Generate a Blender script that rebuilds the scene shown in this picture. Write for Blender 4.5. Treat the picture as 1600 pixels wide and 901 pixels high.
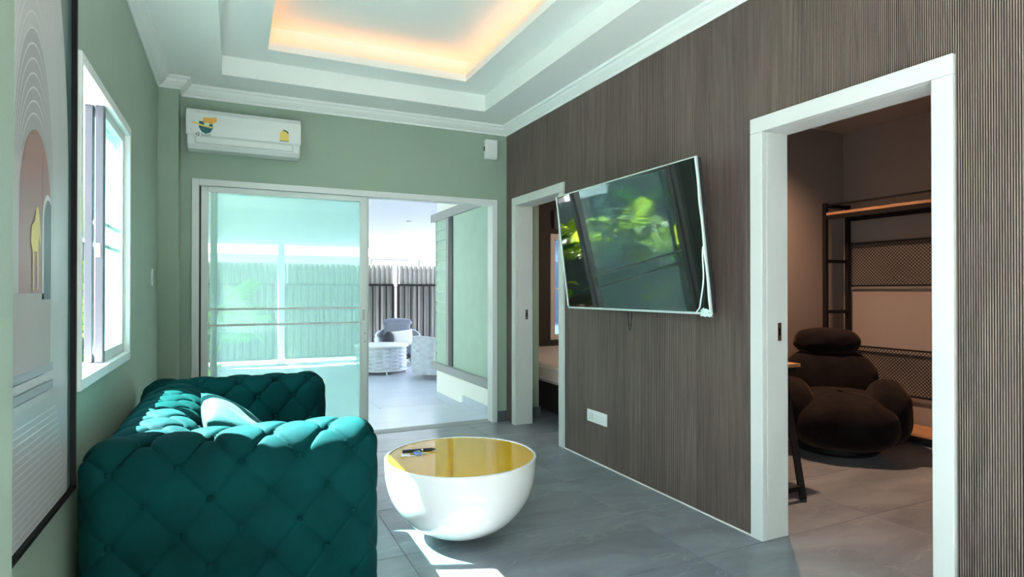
import bpy, math, random
import numpy as np
from mathutils import Vector, Matrix, Euler

random.seed(7)
SC = bpy.context.scene
COL = SC.collection
for _o in list(bpy.data.objects):
    bpy.data.objects.remove(_o, do_unlink=True)
PI = math.pi

# ------------------------------------------------------------------ camera
cam_data = bpy.data.cameras.new('camera')
cam = bpy.data.objects.new('camera', cam_data)
COL.objects.link(cam)
YAW = math.atan(437.4 / 924.0)
PITCH = math.atan(5.3 / 924.0)
cam_data.sensor_fit = 'HORIZONTAL'
cam_data.sensor_width = 36.0
cam_data.lens = 924.0 / 1600.0 * 36.0
cam_data.clip_start = 0.02
cam_data.clip_end = 200
cam.location = (0, 0, 1.23)
cam.rotation_euler = (PI / 2 + PITCH, 0, -YAW)
SC.camera = cam

# ------------------------------------------------------------------ world, sun, exposure
world = bpy.data.worlds.new('world')
SC.world = world
world.use_nodes = True
wn = world.node_tree.nodes
wl = world.node_tree.links
for n in list(wn):
    wn.remove(n)
w_out = wn.new('ShaderNodeOutputWorld')
w_bg = wn.new('ShaderNodeBackground')
w_geo = wn.new('ShaderNodeTexCoord')
w_sep = wn.new('ShaderNodeSeparateXYZ')
w_ramp = wn.new('ShaderNodeValToRGB')
w_ramp.color_ramp.elements[0].position = 0.0
w_ramp.color_ramp.elements[0].color = (0.88, 0.96, 1.0, 1)
w_ramp.color_ramp.elements[1].position = 0.7
w_ramp.color_ramp.elements[1].color = (0.60, 0.82, 1.0, 1)
wl.new(w_geo.outputs['Generated'], w_sep.inputs[0])
wl.new(w_sep.outputs['Z'], w_ramp.inputs[0])
wl.new(w_ramp.outputs[0], w_bg.inputs[0])
w_bg.inputs[1].default_value = 4.6
wl.new(w_bg.outputs[0], w_out.inputs[0])

sun_data = bpy.data.lights.new('sun', 'SUN')
sun_data.energy = 60.0
sun_data.angle = 0.009
sun_data.color = (1.0, 0.965, 0.95)
sun = bpy.data.objects.new('sun', sun_data)
COL.objects.link(sun)
SUN_EL = math.radians(48.8)
sun_dir = Vector((0.925 * math.cos(SUN_EL), -0.38 * math.cos(SUN_EL), -math.sin(SUN_EL)))
sun.rotation_euler = sun_dir.to_track_quat('-Z', 'Y').to_euler()
sun.location = (-6, 6, 9)

SC.view_settings.view_transform = 'Standard'
SC.view_settings.look = 'None'
SC.view_settings.gamma = 1.0
SC.view_settings.use_curve_mapping = False
SC.view_settings.exposure = 1.05
SC.cycles.diffuse_bounces = 8
SC.cycles.max_bounces = 16
SC.cycles.transparent_max_bounces = 24


def portal(name, loc, rot, sx, sy):
    d = bpy.data.lights.new(name, 'AREA')
    d.shape = 'RECTANGLE'
    d.size = sx
    d.size_y = sy
    d.energy = 1
    d.cycles.is_portal = True
    o = bpy.data.objects.new(name, d)
    COL.objects.link(o)
    o.location = loc
    o.rotation_euler = rot
    return o


portal('portal_window', (-0.62, 3.08, 1.48), (0, -PI / 2, 0), 1.2, 1.15)
portal('portal_added_opening', (-0.62, -0.15, 1.05), (0, -PI / 2, 0), 2.1, 2.0)
portal('portal_slider', (1.0, 5.36, 1.05), (-PI / 2, 0, 0), 2.5, 2.1)

# ------------------------------------------------------------------ materials
MATS = {}


def mat(name, col, rough=0.5, metal=0.0, var=0.0, scale=6.0, stretch=(1, 1, 1), bump=0.0, bscale=60.0,
        coat=0.0, sheen=0.0, spec=None, ior=None, emit=None, estr=0.0, col2=None, rnd=0.0, sheen_tint=None, trans=0.0):
    if name in MATS:
        return MATS[name]
    m = bpy.data.materials.new(name)
    m.use_nodes = True
    nt = m.node_tree
    b = nt.nodes['Principled BSDF']
    c = (*col, 1.0)
    b.inputs['Base Color'].default_value = c
    b.inputs['Roughness'].default_value = rough
    b.inputs['Metallic'].default_value = metal
    b.inputs['Coat Weight'].default_value = coat
    b.inputs['Coat Roughness'].default_value = 0.03
    b.inputs['Sheen Weight'].default_value = sheen
    b.inputs['Transmission Weight'].default_value = trans
    if sheen_tint:
        b.inputs['Sheen Tint'].default_value = (*sheen_tint, 1)
    if spec is not None:
        b.inputs['Specular IOR Level'].default_value = spec
    if ior is not None:
        b.inputs['IOR'].default_value = ior
    if emit:
        b.inputs['Emission Color'].default_value = (*emit, 1)
        b.inputs['Emission Strength'].default_value = estr
    tc = mp = None
    if var or bump or col2:
        tc = nt.nodes.new('ShaderNodeTexCoord')
        mp = nt.nodes.new('ShaderNodeMapping')
        mp.inputs['Scale'].default_value = stretch
        nt.links.new(tc.outputs['Object'], mp.inputs[0])
    last = None
    if var or col2:
        nz = nt.nodes.new('ShaderNodeTexNoise')
        nz.inputs['Scale'].default_value = scale
        nz.inputs['Detail'].default_value = 5
        nt.links.new(mp.outputs[0], nz.inputs[0])
        rp = nt.nodes.new('ShaderNodeValToRGB')
        rp.color_ramp.elements[0].position = 0.3
        rp.color_ramp.elements[1].position = 0.7
        c2 = col2 if col2 else tuple(min(1, x * (1 + var)) for x in col)
        c1 = col if col2 else tuple(x * (1 - var) for x in col)
        rp.color_ramp.elements[0].color = (*c1, 1)
        rp.color_ramp.elements[1].color = (*c2, 1)
        nt.links.new(nz.outputs[0], rp.inputs[0])
        last = rp.outputs[0]
        nt.links.new(last, b.inputs['Base Color'])
    if rnd:
        oi = nt.nodes.new('ShaderNodeObjectInfo')
        mr = nt.nodes.new('ShaderNodeMapRange')
        mr.inputs['To Min'].default_value = 1 - rnd
        mr.inputs['To Max'].default_value = 1 + rnd
        nt.links.new(oi.outputs['Random'], mr.inputs[0])
        hs = nt.nodes.new('ShaderNodeHueSaturation')
        hs.inputs['Color'].default_value = c
        if last:
            nt.links.new(last, hs.inputs['Color'])
        nt.links.new(mr.outputs[0], hs.inputs['Value'])
        nt.links.new(hs.outputs[0], b.inputs['Base Color'])
    if bump:
        nb = nt.nodes.new('ShaderNodeTexNoise')
        nb.inputs['Scale'].default_value = bscale
        nb.inputs['Detail'].default_value = 3
        nt.links.new(mp.outputs[0], nb.inputs[0])
        bp = nt.nodes.new('ShaderNodeBump')
        bp.inputs['Strength'].default_value = bump
        bp.inputs['Distance'].default_value = 0.01
        nt.links.new(nb.outputs[0], bp.inputs['Height'])
        nt.links.new(bp.outputs[0], b.inputs['Normal'])
    MATS[name] = m
    return m


def glass_mat(name, tint, haze, hcol, refl=1.45):
    m = bpy.data.materials.new(name)
    m.use_nodes = True
    nt = m.node_tree
    for n in list(nt.nodes):
        nt.nodes.remove(n)
    out = nt.nodes.new('ShaderNodeOutputMaterial')
    tr = nt.nodes.new('ShaderNodeBsdfTransparent')
    tr.inputs[0].default_value = (*tint, 1)
    gl = nt.nodes.new('ShaderNodeBsdfGlossy')
    gl.inputs['Roughness'].default_value = 0.0
    lw = nt.nodes.new('ShaderNodeLayerWeight')
    lw.inputs[0].default_value = 0.5
    pw = nt.nodes.new('ShaderNodeMath')
    pw.operation = 'POWER'
    pw.inputs[1].default_value = 4.0
    nt.links.new(lw.outputs['Facing'], pw.inputs[0])
    fr = nt.nodes.new('ShaderNodeMath')
    fr.operation = 'MULTIPLY_ADD'
    fr.inputs[1].default_value = 0.85
    fr.inputs[2].default_value = 0.03
    nt.links.new(pw.outputs[0], fr.inputs[0])
    mx = nt.nodes.new('ShaderNodeMixShader')
    nt.links.new(fr.outputs[0], mx.inputs[0])
    nt.links.new(tr.outputs[0], mx.inputs[1])
    nt.links.new(gl.outputs[0], mx.inputs[2])
    last = mx
    if haze:
        df = nt.nodes.new('ShaderNodeBsdfTranslucent')
        df.inputs[0].default_value = (*hcol, 1)
        m2 = nt.nodes.new('ShaderNodeMixShader')
        m2.inputs[0].default_value = haze
        nt.links.new(mx.outputs[0], m2.inputs[1])
        nt.links.new(df.outputs[0], m2.inputs[2])
        last = m2
    nt.links.new(last.outputs[0], out.inputs[0])
    MATS[name] = m
    return m


def tile_mat(name, ca, cb, vein, rough):
    m = bpy.data.materials.new(name)
    m.use_nodes = True
    nt = m.node_tree
    b = nt.nodes['Principled BSDF']
    tc = nt.nodes.new('ShaderNodeTexCoord')
    oi = nt.nodes.new('ShaderNodeObjectInfo')
    ad = nt.nodes.new('ShaderNodeVectorMath')
    ad.operation = 'MULTIPLY_ADD'
    cmb = nt.nodes.new('ShaderNodeCombineXYZ')
    nt.links.new(oi.outputs['Random'], cmb.inputs[0])
    nt.links.new(oi.outputs['Random'], cmb.inputs[1])
    ad.inputs[1].default_value = (40, 23, 0)
    nt.links.new(cmb.outputs[0], ad.inputs[0])
    nt.links.new(tc.outputs['Object'], ad.inputs[2])
    mp = nt.nodes.new('ShaderNodeMapping')
    mp.inputs['Rotation'].default_value = (0, 0, 0.5)
    mp.inputs['Scale'].default_value = (1.0, 2.6, 1)
    nt.links.new(ad.outputs[0], mp.inputs[0])
    n1 = nt.nodes.new('ShaderNodeTexNoise')
    n1.inputs['Scale'].default_value = 1.8
    n1.inputs['Detail'].default_value = 9
    n1.inputs['Roughness'].default_value = 0.62
    n1.inputs['Distortion'].default_value = 0.6
    nt.links.new(mp.outputs[0], n1.inputs[0])
    rp = nt.nodes.new('ShaderNodeValToRGB')
    rp.color_ramp.elements[0].position = 0.32
    rp.color_ramp.elements[1].position = 0.68
    rp.color_ramp.elements[0].color = (*ca, 1)
    rp.color_ramp.elements[1].color = (*cb, 1)
    nt.links.new(n1.outputs[0], rp.inputs[0])
    # thin pale veins: iso-lines of a second noise
    n2 = nt.nodes.new('ShaderNodeTexNoise')
    n2.inputs['Scale'].default_value = 0.85
    n2.inputs['Detail'].default_value = 4
    n2.inputs['Distortion'].default_value = 0.9
    nt.links.new(mp.outputs[0], n2.inputs[0])
    s1 = nt.nodes.new('ShaderNodeMath')
    s1.operation = 'SUBTRACT'
    s1.inputs[1].default_value = 0.5
    nt.links.new(n2.outputs[0], s1.inputs[0])
    s2 = nt.nodes.new('ShaderNodeMath')
    s2.operation = 'ABSOLUTE'
    nt.links.new(s1.outputs[0], s2.inputs[0])
    r2 = nt.nodes.new('ShaderNodeMapRange')
    r2.inputs['From Min'].default_value = 0.0
    r2.inputs['From Max'].default_value = 0.006
    r2.inputs['To Min'].default_value = 0.28
    r2.inputs['To Max'].default_value = 0.0
    nt.links.new(s2.outputs[0], r2.inputs[0])
    mx = nt.nodes.new('ShaderNodeMix')
    mx.data_type = 'RGBA'
    mx.inputs['B'].default_value = (*vein, 1)
    nt.links.new(r2.outputs[0], mx.inputs['Factor'])
    nt.links.new(rp.outputs[0], mx.inputs['A'])
    nt.links.new(mx.outputs['Result'], b.inputs['Base Color'])
    b.inputs['Roughness'].default_value = rough
    n3 = nt.nodes.new('ShaderNodeTexNoise')
    n3.inputs['Scale'].default_value = 90
    nt.links.new(tc.outputs['Object'], n3.inputs[0])
    bp = nt.nodes.new('ShaderNodeBump')
    bp.inputs['Strength'].default_value = 0.0
    bp.inputs['Distance'].default_value = 0.004
    nt.links.new(n3.outputs[0], bp.inputs['Height'])
    nt.links.new(bp.outputs[0], b.inputs['Normal'])
    MATS[name] = m
    return m


M_GREEN = mat('sage_paint', (0.285, 0.375, 0.300), 0.6, var=0.03, scale=2.5, bump=0.03, bscale=180)
M_CEIL = mat('ceiling_paint', (0.84, 0.87, 0.86), 0.65, bump=0.02, bscale=150)
M_WHITE = mat('white_paint', (0.56, 0.585, 0.58), 0.4)
M_ALU = mat('white_aluminium', (0.66, 0.70, 0.70), 0.35)
M_ALUD = mat('dark_aluminium_and_shade', (0.07, 0.07, 0.09), 0.4)  # dark screws; also shade painted on the edge of the white sash
M_RUB = mat('black_gasket', (0.015, 0.017, 0.018), 0.6)
M_GROUT = mat('grout', (0.50, 0.52, 0.52), 0.9, var=0.1, scale=30)
M_TILE = tile_mat('slate_tile', (0.145, 0.165, 0.186), (0.255, 0.284, 0.312), (0.45, 0.46, 0.46), 0.30)
M_PTILE = tile_mat('patio_tile', (0.45, 0.50, 0.60), (0.52, 0.57, 0.67), (0.6, 0.62, 0.65), 0.28)
M_SKIRT = mat('skirting_tile', (0.10, 0.115, 0.125), 0.4, var=0.15, scale=8)
M_PLAST = mat('white_plastic', (0.70, 0.74, 0.74), 0.32)
M_PLASTG = mat('grey_plastic', (0.45, 0.48, 0.48), 0.4)
M_BLACK = mat('black_metal', (0.006, 0.006, 0.0065), 0.6, spec=0.2)
M_CHROME = mat('chrome', (0.75, 0.75, 0.76), 0.18, metal=1.0)
M_VELVET = mat('teal_velvet', (0.0008, 0.034, 0.036), 0.8, spec=0.07, var=0.3, scale=5, sheen=0.02, sheen_tint=(0.1, 0.85, 0.8), bump=0.05, bscale=260)
M_PILLOW = mat('teal_velvet_pillow', (0.004, 0.085, 0.085), 0.7, spec=0.25, var=0.2, scale=9, sheen=0.08, sheen_tint=(0.4, 0.9, 0.9), bump=0.15, bscale=30)
M_BOWL = mat('white_gloss', (0.74, 0.75, 0.745), 0.12, coat=0.5)
M_AMBER = mat('amber_glass', (0.60, 0.33, 0.006), 0.04, ior=1.45)
M_WOODP = mat('brown_fluted_wood', (0.170, 0.128, 0.112), 0.5, var=0.28, scale=7, stretch=(9, 9, 0.45), rnd=0.13)
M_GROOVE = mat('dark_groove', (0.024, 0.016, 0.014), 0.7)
M_WOOD = mat('oak_wood', (0.42, 0.22, 0.10), 0.45, var=0.25, scale=6, stretch=(12, 1.2, 12))
M_TAUPE = mat('taupe_paint', (0.23, 0.195, 0.175), 0.7)
M_TAUPEC = mat('taupe_ceiling', (0.36, 0.31, 0.28), 0.7)
M_CHAIRV = mat('dark_brown_velvet', (0.005, 0.0042, 0.0045), 0.85, spec=0.08, var=0.6, scale=5, sheen=0.09, sheen_tint=(0.9, 0.6, 0.45), bump=0.6, bscale=16)
M_SCREEN = mat('tv_screen', (0.004, 0.005, 0.006), 0.03, ior=1.9, coat=0.3)
M_SILVER = mat('silver_bezel', (0.62, 0.66, 0.66), 0.3, metal=0.5)
M_FILM = mat('plastic_film', (0.62, 0.82, 0.76), 0.25, spec=0.8, bump=0.8, bscale=40)
M_GLASS = glass_mat('teal_glass', (0.90, 0.985, 0.975), 0.21, (0.84, 1.0, 0.98))
M_GLASS2 = glass_mat('window_glass', (0.80, 0.95, 0.93), 0.06, (0.7, 0.9, 0.9))
M_STRIP = mat('led_strip', (1, 0.6, 0.25), 0.5, emit=(1.0, 0.30, 0.045), estr=3.0)
M_SIDING = mat('siding_green', (0.36, 0.49, 0.42), 0.6, var=0.04)
M_GREYTRIM = mat('grey_trim', (0.30, 0.31, 0.32), 0.55)
M_TRIM_SHADE = mat('dark_frame_and_shade', (0.035, 0.042, 0.05), 0.5)  # dark house window trim, and painted shade of the exterior recess
M_EXTW = mat('exterior_white', (0.82, 0.82, 0.80), 0.7)
M_PROOF = mat('patio_ceiling_board', (0.55, 0.59, 0.65), 0.7)
M_SHEET = mat('corrugated_sheet', (0.19, 0.185, 0.17), 0.45, var=0.06, scale=3)
M_ROPE = mat('pale_rope', (0.50, 0.54, 0.60), 0.75, var=0.05, scale=30)
M_CUSHG = mat('slate_blue_fabric', (0.18, 0.20, 0.25), 0.85, bump=0.2, bscale=200)
M_CUSHD = mat('charcoal_fabric', (0.035, 0.04, 0.05), 0.9, bump=0.4, bscale=120)
M_CUSHL = mat('off_white_fabric', (0.68, 0.67, 0.66), 0.85, bump=0.15, bscale=150)
M_LEAF = mat('leaf_green', (0.16, 0.40, 0.03), 0.4, rnd=0.5, trans=0.0)
M_LEAFY = mat('leaf_yellow_green', (0.40, 0.56, 0.04), 0.4, rnd=0.3)
M_LEAFD = mat('leaf_dark_green', (0.03, 0.12, 0.03), 0.35, rnd=0.4)
M_STEM = mat('plant_stem', (0.12, 0.10, 0.05), 0.8)
M_SOIL = mat('soil', (0.07, 0.05, 0.035), 0.95, var=0.4, scale=20)
M_CONC = mat('yard_concrete', (0.42, 0.42, 0.40), 0.85, var=0.12, scale=3)
M_MATT = mat('quilted_mattress', (0.72, 0.62, 0.52), 0.85, bump=0.3, bscale=40)
M_BEDB = mat('black_bed_base', (0.012, 0.011, 0.011), 0.6)
M_BWALL = mat('dark_bedroom_wall', (0.030, 0.022, 0.019), 0.7)
M_DSPK = mat('lamp_disc', (1, 0.8, 0.6), 0.5, emit=(1.0, 0.6, 0.32), estr=6.0)

# leaves: add translucency
for _m in (M_LEAF, M_LEAFY, M_LEAFD):
    nt = _m.node_tree
    b = nt.nodes['Principled BSDF']
    out = nt.nodes['Material Output']
    t = nt.nodes.new('ShaderNodeBsdfTranslucent')
    src = b.inputs['Base Color'].links[0].from_socket
    nt.links.new(src, t.inputs[0])
    mx = nt.nodes.new('ShaderNodeMixShader')
    mx.inputs[0].default_value = 0.6
    nt.links.new(b.outputs[0], mx.inputs[1])
    nt.links.new(t.outputs[0], mx.inputs[2])
    nt.links.new(mx.outputs[0], out.inputs[0])


# ------------------------------------------------------------------ mesh helpers
class MB:
    def __init__(self):
        self.v = []
        self.f = []

    def quad(self, a, b, c, d):
        i = len(self.v)
        self.v += [a, b, c, d]
        self.f.append((i, i + 1, i + 2, i + 3))
        return self

    def box(self, x0, x1, y0, y1, z0, z1):
        i = len(self.v)
        self.v += [(x0, y0, z0), (x1, y0, z0), (x1, y1, z0), (x0, y1, z0), (x0, y0, z1), (x1, y0, z1), (x1, y1, z1), (x0, y1, z1)]
        for q in ((0, 3, 2, 1), (4, 5, 6, 7), (0, 1, 5, 4), (1, 2, 6, 5), (2, 3, 7, 6), (3, 0, 4, 7)):
            self.f.append(tuple(i + k for k in q))
        return self

    def bar(self, p, q, w, h=None):
        """square bar between two points"""
        h = h or w
        p = Vector(p)
        q = Vector(q)
        d = (q - p).normalized()
        u = d.cross(Vector((0, 0, 1)))
        if u.length < 1e-4:
            u = Vector((1, 0, 0))
        u.normalize()
        n = u.cross(d).normalized()
        i = len(self.v)
        for c in (p, q):
            for su, sn in ((-1, -1), (1, -1), (1, 1), (-1, 1)):
                self.v.append(tuple(c + u * su * w / 2 + n * sn * h / 2))
        for k in range(4):
            self.f.append((i + k, i + (k + 1) % 4, i + 4 + (k + 1) % 4, i + 4 + k))
        self.f.append((i + 3, i + 2, i + 1, i))
        self.f.append((i + 4, i + 5, i + 6, i + 7))
        return self

    def tube(self, pts, r, n=8, r2=None):
        pts = [Vector(p) for p in pts]
        rings = []
        m = len(pts)
        for k, p in enumerate(pts):
            d = (pts[min(k + 1, m - 1)] - pts[max(k - 1, 0)]).normalized()
            a = Vector((0, 0, 1)) if abs(d.z) < 0.9 else Vector((1, 0, 0))
            u = d.cross(a).normalized()
            w = u.cross(d).normalized()
            rr = r if r2 is None else r + (r2 - r) * k / (m - 1)
            i = len(self.v)
            for j in range(n):
                t = 2 * PI * j / n
                self.v.append(tuple(p + u * math.cos(t) * rr + w * math.sin(t) * rr))
            rings.append(i)
        for a, b in zip(rings, rings[1:]):
            for j in range(n):
                self.f.append((a + j, a + (j + 1) % n, b + (j + 1) % n, b + j))
        self.f.append(tuple(rings[0] + j for j in reversed(range(n))))
        self.f.append(tuple(rings[-1] + j for j in range(n)))
        return self

    def lathe(self, prof, c=(0, 0, 0), n=32, cap0=True, cap1=True):
        rings = []
        for r, z in prof:
            i = len(self.v)
            for j in range(n):
                t = 2 * PI * j / n
                self.v.append((c[0] + r * math.cos(t), c[1] + r * math.sin(t), c[2] + z))
            rings.append(i)
        for a, b in zip(rings, rings[1:]):
            for j in range(n):
                self.f.append((a + j, a + (j + 1) % n, b + (j + 1) % n, b + j))
        if cap0:
            self.f.append(tuple(rings[0] + j for j in reversed(range(n))))
        if cap1:
            self.f.append(tuple(rings[-1] + j for j in range(n)))
        return self

    def prism(self, poly, fn, t):
        """poly: list of 2d pts; fn(a,b,d) -> 3d ; extruded d: 0..t"""
        n = len(poly)
        i = len(self.v)
        for d in (0, t):
            for a, b in poly:
                self.v.append(tuple(fn(a, b, d)))
        for k in range(n):
            self.f.append((i + k, i + (k + 1) % n, i + n + (k + 1) % n, i + n + k))
        self.f.append(tuple(i + k for k in reversed(range(n))))
        self.f.append(tuple(i + n + k for k in range(n)))
        return self

    def build(self, name, m, parent=None, smooth=False, bevel=0.0, seg=2, fixn=True):
        me = bpy.data.meshes.new(name)
        me.from_pydata([tuple(v) for v in self.v], [], self.f)
        return finish(name, me, m, parent, smooth, bevel, seg, fixn)


def finish(name, me, m, parent=None, smooth=False, bevel=0.0, seg=2, fixn=False):
    if fixn:
        import bmesh
        bm = bmesh.new()
        bm.from_mesh(me)
        bmesh.ops.recalc_face_normals(bm, faces=bm.faces)
        bm.to_mesh(me)
        bm.free()
    me.materials.append(m)
    if smooth:
        me.polygons.foreach_set('use_smooth', [True] * len(me.polygons))
        if smooth != 'all':
            try:
                me.set_sharp_from_angle(angle=math.radians(40))
            except Exception:
                pass
    me.update()
    o = bpy.data.objects.new(name, me)
    COL.objects.link(o)
    if parent:
        o.parent = parent
    if bevel:
        md = o.modifiers.new('bevel', 'BEVEL')
        md.width = bevel
        md.segments = seg
        md.limit_method = 'ANGLE'
        md.angle_limit = math.radians(50)
    return o


def bx(name, m, x0, x1, y0, y1, z0, z1, parent=None, bevel=0.0):
    return MB().box(x0, x1, y0, y1, z0, z1).build(name, m, parent, bevel=bevel)


def empty(name, loc=(0, 0, 0), rz=0.0):
    o = bpy.data.objects.new(name, None)
    o.empty_display_size = 0.05
    COL.objects.link(o)
    o.location = loc
    o.rotation_euler = (0, 0, rz)
    return o


def tag(o, label=None, cat=None, group=None, kind=None):
    if label:
        o['label'] = label
    if cat:
        o['category'] = cat
    if group:
        o['group'] = group
    if kind:
        o['kind'] = kind
    return o


def grid_mesh(P, m, name, parent=None, closed_u=False, smooth='all'):
    """P: (nu,nv,3) array"""
    nu, nv, _ = P.shape
    idx = np.arange(nu * nv).reshape(nu, nv)
    if closed_u:
        a = idx
        b = np.roll(idx, -1, 0)
    else:
        a = idx[:-1]
        b = idx[1:]
    f = np.stack([a[:, :-1], b[:, :-1], b[:, 1:], a[:, 1:]], -1).reshape(-1, 4)
    me = bpy.data.meshes.new(name)
    me.from_pydata(P.reshape(-1, 3).tolist(), [], f.tolist())
    return finish(name, me, m, parent, smooth, fixn=True)


def wall(name, m, axis, p0, p1, u0, u1, z0, z1, openings=(), parent=None):
    """wall slab; axis 'x' -> occupies x in [p0,p1], u=y ; axis 'y' -> y in [p0,p1], u=x. openings: (u0,u1,z0,z1)"""
    us = sorted({u0, u1, *[o[0] for o in openings], *[o[1] for o in openings]})
    zs = sorted({z0, z1, *[o[2] for o in openings], *[o[3] for o in openings]})
    us = [u for u in us if u0 <= u <= u1]
    zs = [z for z in zs if z0 <= z <= z1]
    nu, nz = len(us) - 1, len(zs) - 1

    def solid(i, k):
        if i < 0 or k < 0 or i >= nu or k >= nz:
            return False
        cu = (us[i] + us[i + 1]) / 2
        cz = (zs[k] + zs[k + 1]) / 2
        return not any(o[0] < cu < o[1] and o[2] < cz < o[3] for o in openings)

    def pt(p, u, z):
        return (p, u, z) if axis == 'x' else (u, p, z)
    b = MB()
    for i in range(nu):
        for k in range(nz):
            if not solid(i, k):
                continue
            a0, a1, b0, b1 = us[i], us[i + 1], zs[k], zs[k + 1]
            for p in (p0, p1):
                b.quad(pt(p, a0, b0), pt(p, a1, b0), pt(p, a1, b1), pt(p, a0, b1))
            if not solid(i - 1, k):
                b.quad(pt(p0, a0, b0), pt(p1, a0, b0), pt(p1, a0, b1), pt(p0, a0, b1))
            if not solid(i + 1, k):
                b.quad(pt(p0, a1, b0), pt(p1, a1, b0), pt(p1, a1, b1), pt(p0, a1, b1))
            if not solid(i, k - 1):
                b.quad(pt(p0, a0, b0), pt(p1, a0, b0), pt(p1, a1, b0), pt(p0, a1, b0))
            if not solid(i, k + 1):
                b.quad(pt(p0, a0, b1), pt(p1, a0, b1), pt(p1, a1, b1), pt(p0, a1, b1))
    # weld
    keys = {}
    v2 = []
    rm = []
    for v in b.v:
        kk = (round(v[0], 5), round(v[1], 5), round(v[2], 5))
        if kk not in keys:
            keys[kk] = len(v2)
            v2.append(v)
        rm.append(keys[kk])
    b.f = [tuple(rm[q] for q in f) for f in b.f]
    b.v = v2
    o = b.build(name, m, parent)
    if not parent:
        tag(o, kind='structure')
    return o


# ------------------------------------------------------------------ dimensions
XL, XR, YF, YN = -0.49, 2.38, 5.14, -1.2
ZC, ZCR = 2.80, 2.717
COLX, COLY = -0.358, 4.97
WY0, WY1, WZ0, WZ1 = 2.52, 3.64, 0.88, 2.08       # left window
SX0, SX1, SZ1 = -0.28, 2.27, 2.10                 # slider
D1 = (4.04, 4.99, 2.10)                           # bedroom door casing, outer
D2 = (1.25, 2.18, 2.097)                          # office door casing, outer
CW = 0.075

# ------------------------------------------------------------------ living room shell
w = wall('wall_left', M_GREEN, 'x', XL - 0.14, XL, YN, YF, 0, 3.2,
         [(WY0, WY1, WZ0, WZ1), (-1.1, 0.85, 0.0, 2.1)])  # second hole is the added unseen daylight opening
tag(w, 'sage green painted side wall with the white sliding window', 'wall')
w = wall('wall_far', M_GREEN, 'y', YF, YF + 0.16, XL - 0.14, XR + 0.02, -0.12, 3.2, [(SX0, SX1, -0.12, SZ1)])
tag(w, 'sage green end wall around the sliding patio door', 'wall')
w = wall('wall_near', M_GREEN, 'y', YN - 0.14, YN, XL - 0.14, XR + 0.14, 0, 3.2)
tag(w, 'sage green wall behind the viewpoint', 'wall')
wr = wall('wall_right', M_TAUPE, 'x', XR + 0.012, XR + 0.14, YN, 7.25, 0, 3.2,
          [(D1[0] + CW - .01, D1[1] - CW + .01, 0, D1[2] - CW + .01), (D2[0] + CW - .01, D2[1] - CW + .01, 0, D2[2] - CW + .01),
           (5.35, 6.62, 0.36, 2.1)])
tag(wr, 'brown fluted feature wall carrying the television', 'wall')
c = MB().box(XL, COLX, COLY, YF, 0, ZC + .02).build('wall_column_far', M_GREEN)
tag(c, 'shallow sage green pilaster in the corner beside the air conditioner', 'wall', kind='structure')
c = MB().box(XL, COLX, 0.98, 1.353, 0, ZC + .02).build('wall_column_near', M_GREEN)
tag(c, 'sage green pilaster at the left picture edge before the art print', 'wall', kind='structure')

# fluted panels on the right wall
PITCH_F = 0.0080
NFL = 16
PW = PITCH_F * NFL
y = YF
kpan = 0
while y > 0.2:
    vs, fs, mi = [], [], []
    for j in range(NFL):
        ya = y - j * PITCH_F
        yc = ya - PITCH_F / 2
        z0, z1 = 0.006, ZCR + 0.03
        for d in (D1, D2):
            if d[0] + 0.01 < yc < d[1] - 0.01:
                z0 = d[2] - 0.02
        i = len(vs)
        xf, xb = XR - 0.0055, XR + 0.0075
        prof = [(xb, ya), (xb, ya - 0.0026), (xf, ya - 0.0030), (xf, ya - 0.0076), (xb, ya - 0.0080)]
        if j == NFL - 1:
            prof[-1] = (xb, ya - 0.0078)
        for xx, yy in prof:
            vs.append((xx, yy, z0))
            vs.append((xx, yy, z1))
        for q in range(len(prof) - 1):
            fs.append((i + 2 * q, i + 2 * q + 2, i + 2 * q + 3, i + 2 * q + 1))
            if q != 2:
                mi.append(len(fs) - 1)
        # back closing
        vs += [(XR + 0.0118, ya, z0), (XR + 0.0118, ya, z1), (XR + 0.0118, ya - PITCH_F, z0), (XR + 0.0118, ya - PITCH_F, z1)]
        k = i + 2 * len(prof)
        fs.append((k, k + 1, k + 3, k + 2))
        if j == 0:
            fs.append((i, i + 1, k + 1, k))
        if j == NFL - 1:
            e = i + 2 * (len(prof) - 1)
            fs.append((e, e + 1, k + 3, k + 2))
    me = bpy.data.meshes.new('fluted_panel')
    me.from_pydata(vs, [], fs)
    finish('fluted_panel', me, M_WOODP, wr, fixn=False)
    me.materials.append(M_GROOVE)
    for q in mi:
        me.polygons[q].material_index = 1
    y -= PW
    kpan += 1
bx('caulk_line', M_EXTW, XR - 0.012, XR - 0.004, D2[1], D1[0], 0.0, 0.005, wr)

# floor: grout slab + tiles
fl = MB().box(XL - 0.14, 5.5, YN - 0.14, YF + 0.16, -0.1, -0.004).box(XR + 0.012, 5.5, YF + 0.16, 7.25, -0.1, -0.004).build('floor', M_GROUT)
tag(fl, 'grey slate look tiled floor of the living room', 'floor', kind='structure')
TX, TY = 1.2285, 0.612
X0T, Y0T = 0.735, 2.72


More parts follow.
